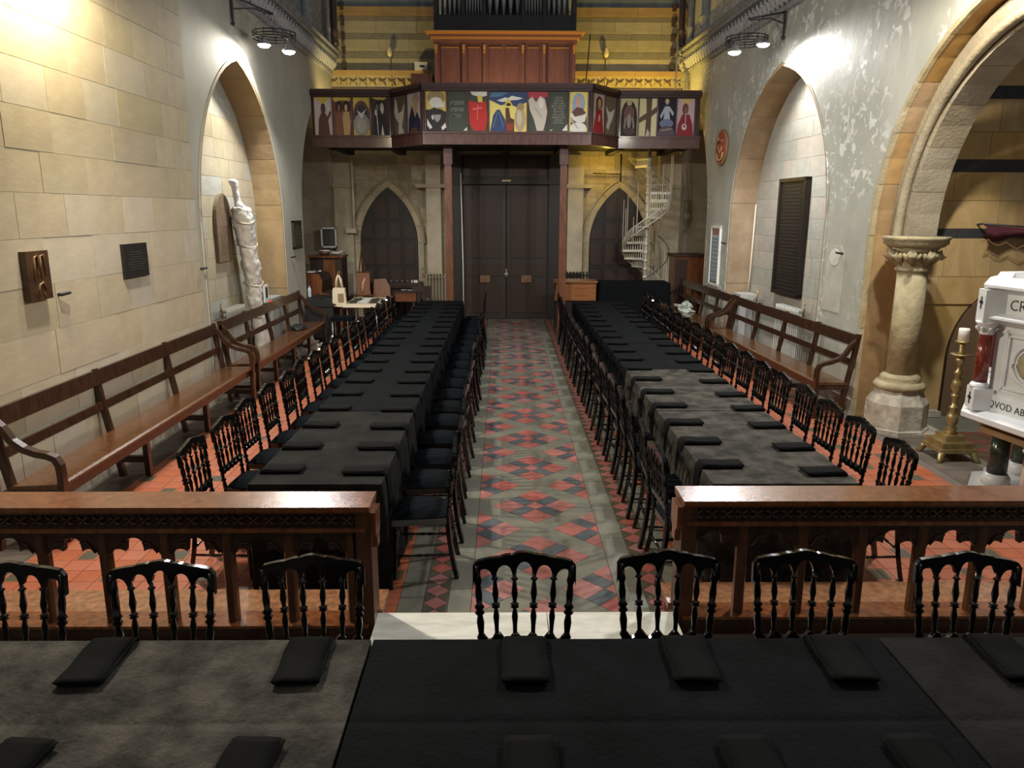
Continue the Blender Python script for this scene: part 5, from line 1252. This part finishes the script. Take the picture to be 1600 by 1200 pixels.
b = B(M_dkwood); b.box(-.30, .44, -.34, .34, 1.50, 1.55); b.build('cornice', t, bevel=.01)
b = B(M_dkwood); b.box(-.24, .02, -.325, -.3, .1, 1.44); b.build('door', t, bevel=.01)
t = thing('upright_piano', 'reddish-brown upright piano seen from its end in the left corner bay', 'piano', (-3.8, 15.7, 0))
prof = [(-.30, 0), (-.30, 1.24), (.10, 1.24), (.16, 1.10), (.14, .86), (.36, .80), (.36, .70), (.30, .66), (.22, .10), (.22, 0)]
b = B(M_pianow); b.prism(prof, -.45, -.40, Matrix(((1, 0, 0, 0), (0, 0, 1, 0), (0, 1, 0, 0), (0, 0, 0, 1)))); b.build('end_panel', t, bevel=.006)
b = B(M_dkwood); b.prism([(x*.97, z*.985) for x, z in prof], -.40, .45, Matrix(((1, 0, 0, 0), (0, 0, 1, 0), (0, 1, 0, 0), (0, 0, 0, 1)))); b.build('body', t)
t = thing('tall_cupboard', 'dark red cupboard standing behind the piano, bowl on top', 'cupboard', (-3.78, 16.5, 0))
b = B(M_dkwood); b.box(-.34, .34, -.25, .3, 0, 1.50); b.build('body', t, bevel=.01)
b = B(M_pianow); b.box(-.38, .37, -.3, .32, 1.50, 1.54); b.build('top', t, bevel=.008)
b = B(M_pianow); b.box(-.05, .2, -.27, -.25, .9, 1.45); b.build('door', t, bevel=.008)
b = B(mat('bowl_brown', (.16, .07, .05), .4)); b.lathe([(.07, 0), (.12, .04), (.14, .10), (.13, .10), (.10, .04)], 20); b.m(M_white); b.lathe([(.125, .09), (.135, .105), (.06, .115)], 20); o = b.build('bowl'); o.location = (-3.82, 16.4, 1.54); tag(o, 'round brown bowl with white cloth on the dark red cupboard', 'bowl')
def paper(x, y, z, w, l, rz, label, mt=M_white, curl=.01, name='paper_sheet', cat='paper', th=.004):
    b = B(mt); vs = []; n = 5
    for i in range(n):
        for j in range(n):
            u, v = -.5+i/(n-1), -.5+j/(n-1); h = curl*(abs(u*2)**2+.5*math.sin(v*5+x*9))
            vs.append((u*w, v*l, h+curl*.5))
    m_ = len(vs); vs += [(a, c, d-th) for a, c, d in vs]
    fs = [(i*n+j, (i+1)*n+j, (i+1)*n+j+1, i*n+j+1) for i in range(n-1) for j in range(n-1)]; fs += [tuple(m_+k for k in f[::-1]) for f in fs]
    b.faces(vs, fs, True); o = b.build(name); o.location = (x, y, z+.004); o.rotation_euler = (0, 0, rz); return tag(o, label, cat)
paper(-3.58, 16.38, 1.545, .3, .22, .3, 'crumpled white sheets on the cupboard beside the bowl', curl=.05)
paper(-3.88, 15.6, 1.24, .22, .5, .1, 'white sheet music lying on the piano lid', curl=.012)
paper(-3.74, 15.4, 1.245, .14, .2, .5, 'small curled papers on the front of the piano lid', curl=.03)
t = thing('electric_organ', 'black electric keyboard organ in front of the upright piano', 'keyboard', (-3.46, 14.75, 0))
b = B(M_black2); b.box(-.30, .22, -.42, .42, 0, .70); b.build('body', t, bevel=.01)
b = B(M_black2); b.prism([(-.30, .70), (.22, .70), (.28, .74), (.02, .82), (-.30, .84)], -.44, .44, Matrix(((1, 0, 0, 0), (0, 0, 1, 0), (0, 1, 0, 0), (0, 0, 0, 1)))); b.build('lid', t, bevel=.006)
b = B(M_iron); b.prism([(.03, .822), (.275, .744), (.275, .738), (.03, .816)], -.38, -.05, Matrix(((1, 0, 0, .0), (0, 0, 1, 0), (0, 1, 0, .004), (0, 0, 0, 1)))); b.build('music_rest', t)
t = thing('water_bottle', 'clear plastic water bottle on the black keyboard organ', 'bottle', (-3.74, 14.62, .845))
b = B(mat('bottle_plastic', (.45, .52, .58), .1, spec=.8)); b.lathe([(.034, 0), (.036, .02), (.033, .07), (.036, .13), (.030, .165), (.013, .19), (.013, .2)], 14); b.build('body', t)
b = B(mat('cap_blue', (.1, .2, .5), .4)); b.lathe([(.015, .2), (.015, .222)], 10); b.build('cap', t)
t = thing('folding_table', 'white-topped folding table with leaflets near the left wall', 'table', (-2.72, 14.95, 0))
b = B(mat('cream_tabletop', (.72, .64, .47), .4)); b.box(-.33, .33, -.62, .62, .68, .735); b.build('tabletop', t, bevel=.008)
for x, y in ((-.28, -.5), (.28, -.5), (-.28, .5), (.28, .5)): b = B(M_alu); b.tube([(x, y, .68), (x, y, 0)], .012, 6); b.build('leg', t)
for x in (-.28, .28): b = B(M_alu); b.tube([(x, -.5, .40), (x, -.25, .68)], .008, 5); b.build('brace', t)
rr = random.Random(5); M_leafd = mat('dark_leaflet', (.05, .055, .04), .5)
for k in range(12):
    paper(-2.92+.19*(k % 3)+rr.uniform(-.02, .02), 14.62+.22*(k//3), .737, .15, .19, rr.uniform(-.5, .5), ('white' if k % 3 == 1 else 'dark')+' leaflet on the white folding table, %s of the spread' % ORD[k], M_white if k % 3 == 1 else M_leafd, curl=.004, name='leaflet', cat='leaflet')
t = thing('tote_bag', 'cream canvas tote bag with a printed square hanging at the folding table', 'bag', (-3.12, 14.40, .70))
b = B(mat('canvas', (.66, .58, .42), .8, bump=.2, bscale=40)); b.prism([(-.13, 0), (.12, -.02), (.13, .02), (.11, .34), (-.10, .35), (-.12, .3)], -.05, .05, Matrix(((1, 0, 0, 0), (0, 0, 1, 0), (0, 1, 0, 0), (0, 0, 0, 1)))); b.build('bag_body', t, bevel=.02)
b = B(MATS['canvas']); b.tube([(-.06, -.03, .34), (-.045, -.02, .5), (-.01, 0, .62), (.03, -.02, .5), (.06, -.03, .34)], .016, 5); b.tube([(-.05, .03, .34), (-.03, .02, .5), (.0, 0, .6), (.04, .02, .5), (.06, .03, .34)], .016, 5); b.build('strap', t)
b = B(mat('tote_print', (.25, .17, .08), .7)); b.box(-.02, .09, -.0565, -.055, .08, .24); b.build('printed_square', t)
b = B(M_pianow); b.box(-.02, .02, .06, .10, -.70, .66); b.box(-.03, .03, -.02, .10, .60, .63); b.build('hanging_post', t)
t = thing('easel', 'wooden artist easel holding a reddish figure picture behind the folding table', 'easel', (-2.95, 15.95, 0))
for p, q in (((-.25, 0, 0), (-.02, .12, 1.75)), ((.30, 0, 0), (0, .12, 1.45)), ((0, .5, 0), (0, .12, 1.5))): b = B(M_seat); b.tube([p, q], 0, sq=(.03, .02)); b.build('leg', t)
b = B(M_seat); b.box(-.2, .25, -.02, .02, .72, .75); b.build('crossbar', t)
b = B(M_seat); b.box(-.14, .16, .06, .08, 1.2, 1.23); b.build('crossbar', t)
b = B(mat('icon_red_brown', (.22, .09, .05), .5)); b.box(-.14, .14, .0, .025, .75, 1.20); b.m(mat('icon_skin', (.55, .35, .22), .5)); b.tube([(-.02, -.008, .8), (0, -.008, 1.0), (.05, -.008, 1.1)], [.03, .03, .015], 6); b.build('picture', t)
b = B(M_pianow); b.prism([(-.2, 0), (.22, 0), (.18, .9), (.08, 1.08), (-.16, 1.06)], 0, .03, Matrix.Translation((-2.6, 16.05, .0)) @ Matrix.Rotation(math.radians(80), 4, 'X')); tag(b.build('leaning_board'), 'brown wooden board leaning beside the easel', 'board')
t = thing('stool', 'black square stool with thin metal legs by the keyboard organ', 'stool', (-2.97, 13.9, 0))
b = B(M_cushion); b.box(-.2, .2, -.15, .15, .50, .57); b.build('seat', t, bevel=.015)
for x, y in ((-.17, -.12), (.17, -.12), (-.17, .12), (.17, .12)): b = B(M_alu); b.tube([(x, y, .5), (x, y, 0)], .010, 6); b.build('leg', t)
t = thing('candle_table', 'dark wooden table with candles and papers before the left arched door', 'table', (-2.35, 16.75, 0))
b = B(M_dkwood); b.box(-.65, .55, -.35, .35, .74, .78); b.build('tabletop', t, bevel=.006)
b = B(M_pianow); b.box(-.55, .45, -.33, -.30, .55, .74); b.build('apron', t)
b = B(M_dkwood); b.box(-.65, .55, .0, .35, .88, .92); b.box(-.65, -.6, .0, .35, .78, .88); b.box(.5, .55, 0, .35, .78, .88); b.build('raised_shelf', t)
for x, y in ((-.6, -.3), (.5, -.3), (-.6, .3), (.5, .3)): b = B(M_dkwood); b.box(x-.025, x+.025, y-.025, y+.025, 0, .74); b.build('leg', t)
for k in range(8):
    b = B(mat('votive_glass', (.12, .12, .13), .15)); b.lathe([(.02, 0), (.025, .05), (.02, .05), (.016, .01)], 10); b.m(M_candle); b.lathe([(.016, .02), (.014, .04)], 8)
    o = b.build('votive_glass'); o.location = (-2.85+k*.12, 16.86, .92); tag(o, 'small glass votive candle on the raised shelf, %s from the left' % ORD[k], 'candle', 'votive candles by the left arched door')
b = B(M_white); b.box(-.07, .07, -.05, .05, 0, .05); o = b.build('white_box', bevel=.004); o.location = (-1.98, 16.9, .921); tag(o, 'small white box on the right end of the raised shelf', 'box')
for k in range(4): paper(-2.18+k*.14, 16.55, .782, .11, .16, .1*k, 'white paper on the dark candle table, %s from the left' % ORD[k], curl=.005)
t = thing('armchair', 'dark wooden low-backed chair beside the candle table', 'chair', (-1.78, 16.3, 0))
b = B(M_dkwood); b.box(-.2, .2, -.2, .2, .40, .45); b.build('seat', t, bevel=.01)
for x, y in ((-.18, -.18), (.18, -.18), (-.18, .18), (.18, .18)): b = B(M_dkwood); b.box(x-.02, x+.02, y-.02, y+.02, 0, .88 if y > 0 else .4); b.build('leg', t)
b = B(M_dkwood); b.box(-.18, .18, .17, .19, .62, .88); b.build('backrest', t, bevel=.008)
# framed notice board west
plaque('framed_notice', 'white-framed dark notice in the left corner bay above the cupboard', 'notice', FY(17.45), -4.12, -3.78, 1.66, 2.10, .03, mat('grey_notice', (.06, .06, .055), .5), frame=M_white, border=.03, lines=5, tmat=mat('grey_notice_text', (.12, .12, .11), .5))
b = B(M_cream_paint); b.box(-4.1, -3.62, 17.3, 17.45, 1.50, 1.58); tag(b.build('wall_shelf', bevel=.005), 'thin cream wall ledge below the white-framed notice', 'shelf')
b = B(MATS['grey_notice']); b.box(-3.9, -3.86, 15.3, 15.55, 1.3, 2.1); 
b.bm.free()
# things on and under benches
def lump(name, label, cat, loc, sx, sy, sz, mt, seed, sharp=.5):
    b = B(mt); bmesh.ops.create_icosphere(b.bm, subdivisions=3, radius=1)
    for v in b.bm.verts:
        n_ = mn.noise(v.co*1.6+Vector((seed, 0, 0)))+.5*mn.noise(v.co*3.7+Vector((0, seed, 0)))
        v.co *= 1+sharp*n_; v.co.z = max(v.co.z, -.55); v.co = Vector((v.co.x*sx, v.co.y*sy, (v.co.z+.55)*sz))
    o = b.build(name); o.location = loc; return tag(o, label, cat)
M_bag = mat('pale_green_plastic', (.50, .56, .50), .35, bump=.3, bscale=12)
lump('plastic_bag', 'crumpled pale green plastic bag on the far right bench', 'bag', (3.74, 15.55, .462), .17, .22, .11, M_bag, 3, .9)
t_ = lump('black_hat', 'flat black bag lying on the far left bench', 'bag', (-3.58, 13.1, .462), .14, .2, .05, M_black2, 5, .3)
t_.name = 'black_bag'
lump('paper_pile', 'heap of crumpled white papers on the floor under the far left bench', 'papers', (-3.52, 13.45, .0), .16, .25, .16, mat('crumpled_paper', (.5, .48, .42), .7, var=.5, vscale=12), 8, .9)
lump('paper_bag', 'crumpled grey bag under the end of the far left bench', 'bag', (-3.56, 12.85, .0), .14, .22, .13, mat('dull_bag', (.2, .19, .17), .7, var=.5, vscale=8), 2, .8)
lump('paper_scrap', 'small white paper scrap on the red tiles by the near left bench', 'paper', (-3.28, 9.42, .002), .06, .06, .02, M_white, 9, .9)
lump('red_cloth_scrap', 'small red scrap tucked on the far left bench back', 'cloth', (-3.76, 12.22, 1.028), .02, .05, .02, mat('bright_red', (.55, .05, .04), .6), 4, .5)
# upper wall fittings
for x, lab in ((-2.48, 'small bell-shaped wall lamp above the gallery, left of the organ'), (2.24, 'small bell-shaped wall lamp above the gallery, right of the organ')):
    t = thing('wall_lamp', lab, 'lamp', (x, 17.78, 5.75))
    b = B(M_brass); b.tube([(0, .0, -.05), (0, -.08, -.04), (0, -.1, .02)], .012, 6); b.tube([(0, 0, -.05), (.0, -.01, -.3), (.01, 0, -.6)], .008, 5); b.build('arm', t)
    b = B(M_glow2); b.lathe([(.02, .0), (.05, .03), (.065, .10), (.03, .16), (.05, .19)], 14, Matrix.Translation((0, -.1, 0))); b.build('shade', t)
t = thing('camera_box', 'small white box on the wall ledge left of the organ', 'box', (-1.8, 17.65, 5.47)); b = B(M_white); b.box(-.14, .14, -.06, .06, .0, .16); b.m(M_black2); b.box(-.03, .07, -.066, -.06, .05, .09); b.build('case', t, bevel=.004)
t = thing('ladder', 'aluminium ladder leaning in the right corner of the gallery', 'ladder', (3.72, 16.9, 3.86))
for s_ in (-.11, .11): b = B(M_alu); b.tube([(s_, 0, 0), (s_+.12, .45, 2.15)], 0, sq=(.03, .05)); b.build('side_rail', t)
for k in range(7): b = B(M_alu); f = (k+.6)/7.5; b.tube([(-.11+.12*f, .45*f, 2.15*f), (.11+.12*f, .45*f, 2.15*f)], .012, 6); b.build('rung', t)
b = B(M_iron); b.tube([(1.62, 16.75, 3.87), (1.80, 16.9, 6.05)], .012, 6); tag(b.build('thin_pole'), 'thin pole leaning against the right side of the organ', 'pole')
b = B(M_gal); b.box(-1.95, -1.5, 16.9, 17.5, 3.87, 5.28); tag(b.build('organ_side_box', bevel=.01), 'low brown wooden box beside the organ case on the left', 'box')
for x, lab in ((-1.0, 'left'), ):
    b = B(M_white); b.tube([(-.93, 17.48, .0), (-.93, 17.48, 1.2), (-.96, 17.48, 3.3)], .014, 6); tag(b.build('cable_conduit'), 'thin white conduit beside the left door jamb', 'pipe')
b = B(M_white); b.tube([(1.3, 17.48, .0), (1.3, 17.48, 3.4)], .012, 6); tag(b.build('cable_conduit'), 'thin white conduit beside the right door jamb', 'pipe')
b = B(M_black2); b.tube([(2.62, 17.5, 3.72), (2.62, 17.5, 3.12)], .018, 6); b.tube([(2.62, 17.5, 3.28), (2.0, 17.5, 3.3)], .014, 6); tag(b.build('black_pipe'), 'black pipe above the arched door by the spiral stair', 'pipe')

# ---- iron coronas with flood lamps
def corona(label, wallx, cx_, cy, s, lamps, by):
    t = thing('corona_lamp', label, 'lamp', (wallx, cy, 5.0), 0, 'iron corona lamps on wall brackets')
    off = -Vector(t.location)
    def A(b, n): o = b.build(n, t); o.location = off; return o
    b = B(M_iron); b.tube([(wallx+s*.005, by, 5.75), (wallx+s*.03, by, 5.6), (wallx+s*.03, by, 5.08), (wallx+s*.03, by, 5.0)], [.02, .022, .02, .008], 6); b.lathe([(.01, 0), (.03, .03), (.012, .06)], 8, Matrix.Translation((wallx+s*.03, by, 4.98))); A(b, 'wall_bracket')
    b = B(M_iron); b.tube([(wallx+s*.03, by, 5.36), (wallx+s*.2, by+(cy-by)*.4, 5.32), (cx_, cy, 5.24)], .014, 6); b.tube([(wallx+s*.03, by, 5.2), (wallx+s*.25, by+(cy-by)*.5, 5.26), (cx_, cy, 5.22)], .010, 6); A(b, 'bracket_arm')
    b = B(M_iron)
    for r_, z in ((.30, 4.90), (.30, 4.98), (.285, 4.94)): b.tube([(cx_+r_*math.cos(2*PI*k/28), cy+r_*math.sin(2*PI*k/28), z) for k in range(29)], .010, 5)
    for k in range(14): an = 2*PI*k/14; x, y = cx_+.3*math.cos(an), cy+.3*math.sin(an); b.tube([(x, y, 4.90), (x, y, 5.0)], .007, 4)
    A(b, 'hoop')
    b = B(M_alu)
    for an in (0, PI/2): b.tube([(cx_+.29*math.cos(an)*math.cos(q), cy+.29*math.sin(an)*math.cos(q), 4.95+.26*math.sin(q)) for q in [PI*k/12 for k in range(13)]], .008, 5)
    A(b, 'hoop_strap')
    for lx, ly, lz in lamps:
        b = B(M_alu); b.lathe([(.03, .15), (.05, .10), (.10, .05), (.10, .04)], 16, Matrix.Translation((lx, ly, lz+.02))); b.tube([(lx, ly, lz+.16), (lx, ly, 4.92), (lx+(cx_-lx)*.3, ly+(cy-ly)*.3, 4.93)], .008, 5); A(b, 'lamp_head')
        b = B(M_glow); b.lathe([(.02, .012), (.06, .022), (.088, .045), (.09, .06)], 16, Matrix.Translation((lx, ly, lz+.008))); A(b, 'lamp_lens')
L_ = [f[0] for f in FLOODS]
corona('iron ring lamp with two bright floodlights above the left arch', XL, -3.33, 11.85, 1, L_[0:2], 11.42)
corona('iron ring lamp with two bright floodlights above the right arch', 4.2, 3.60, 12.0, -1, L_[2:4], 12.1)
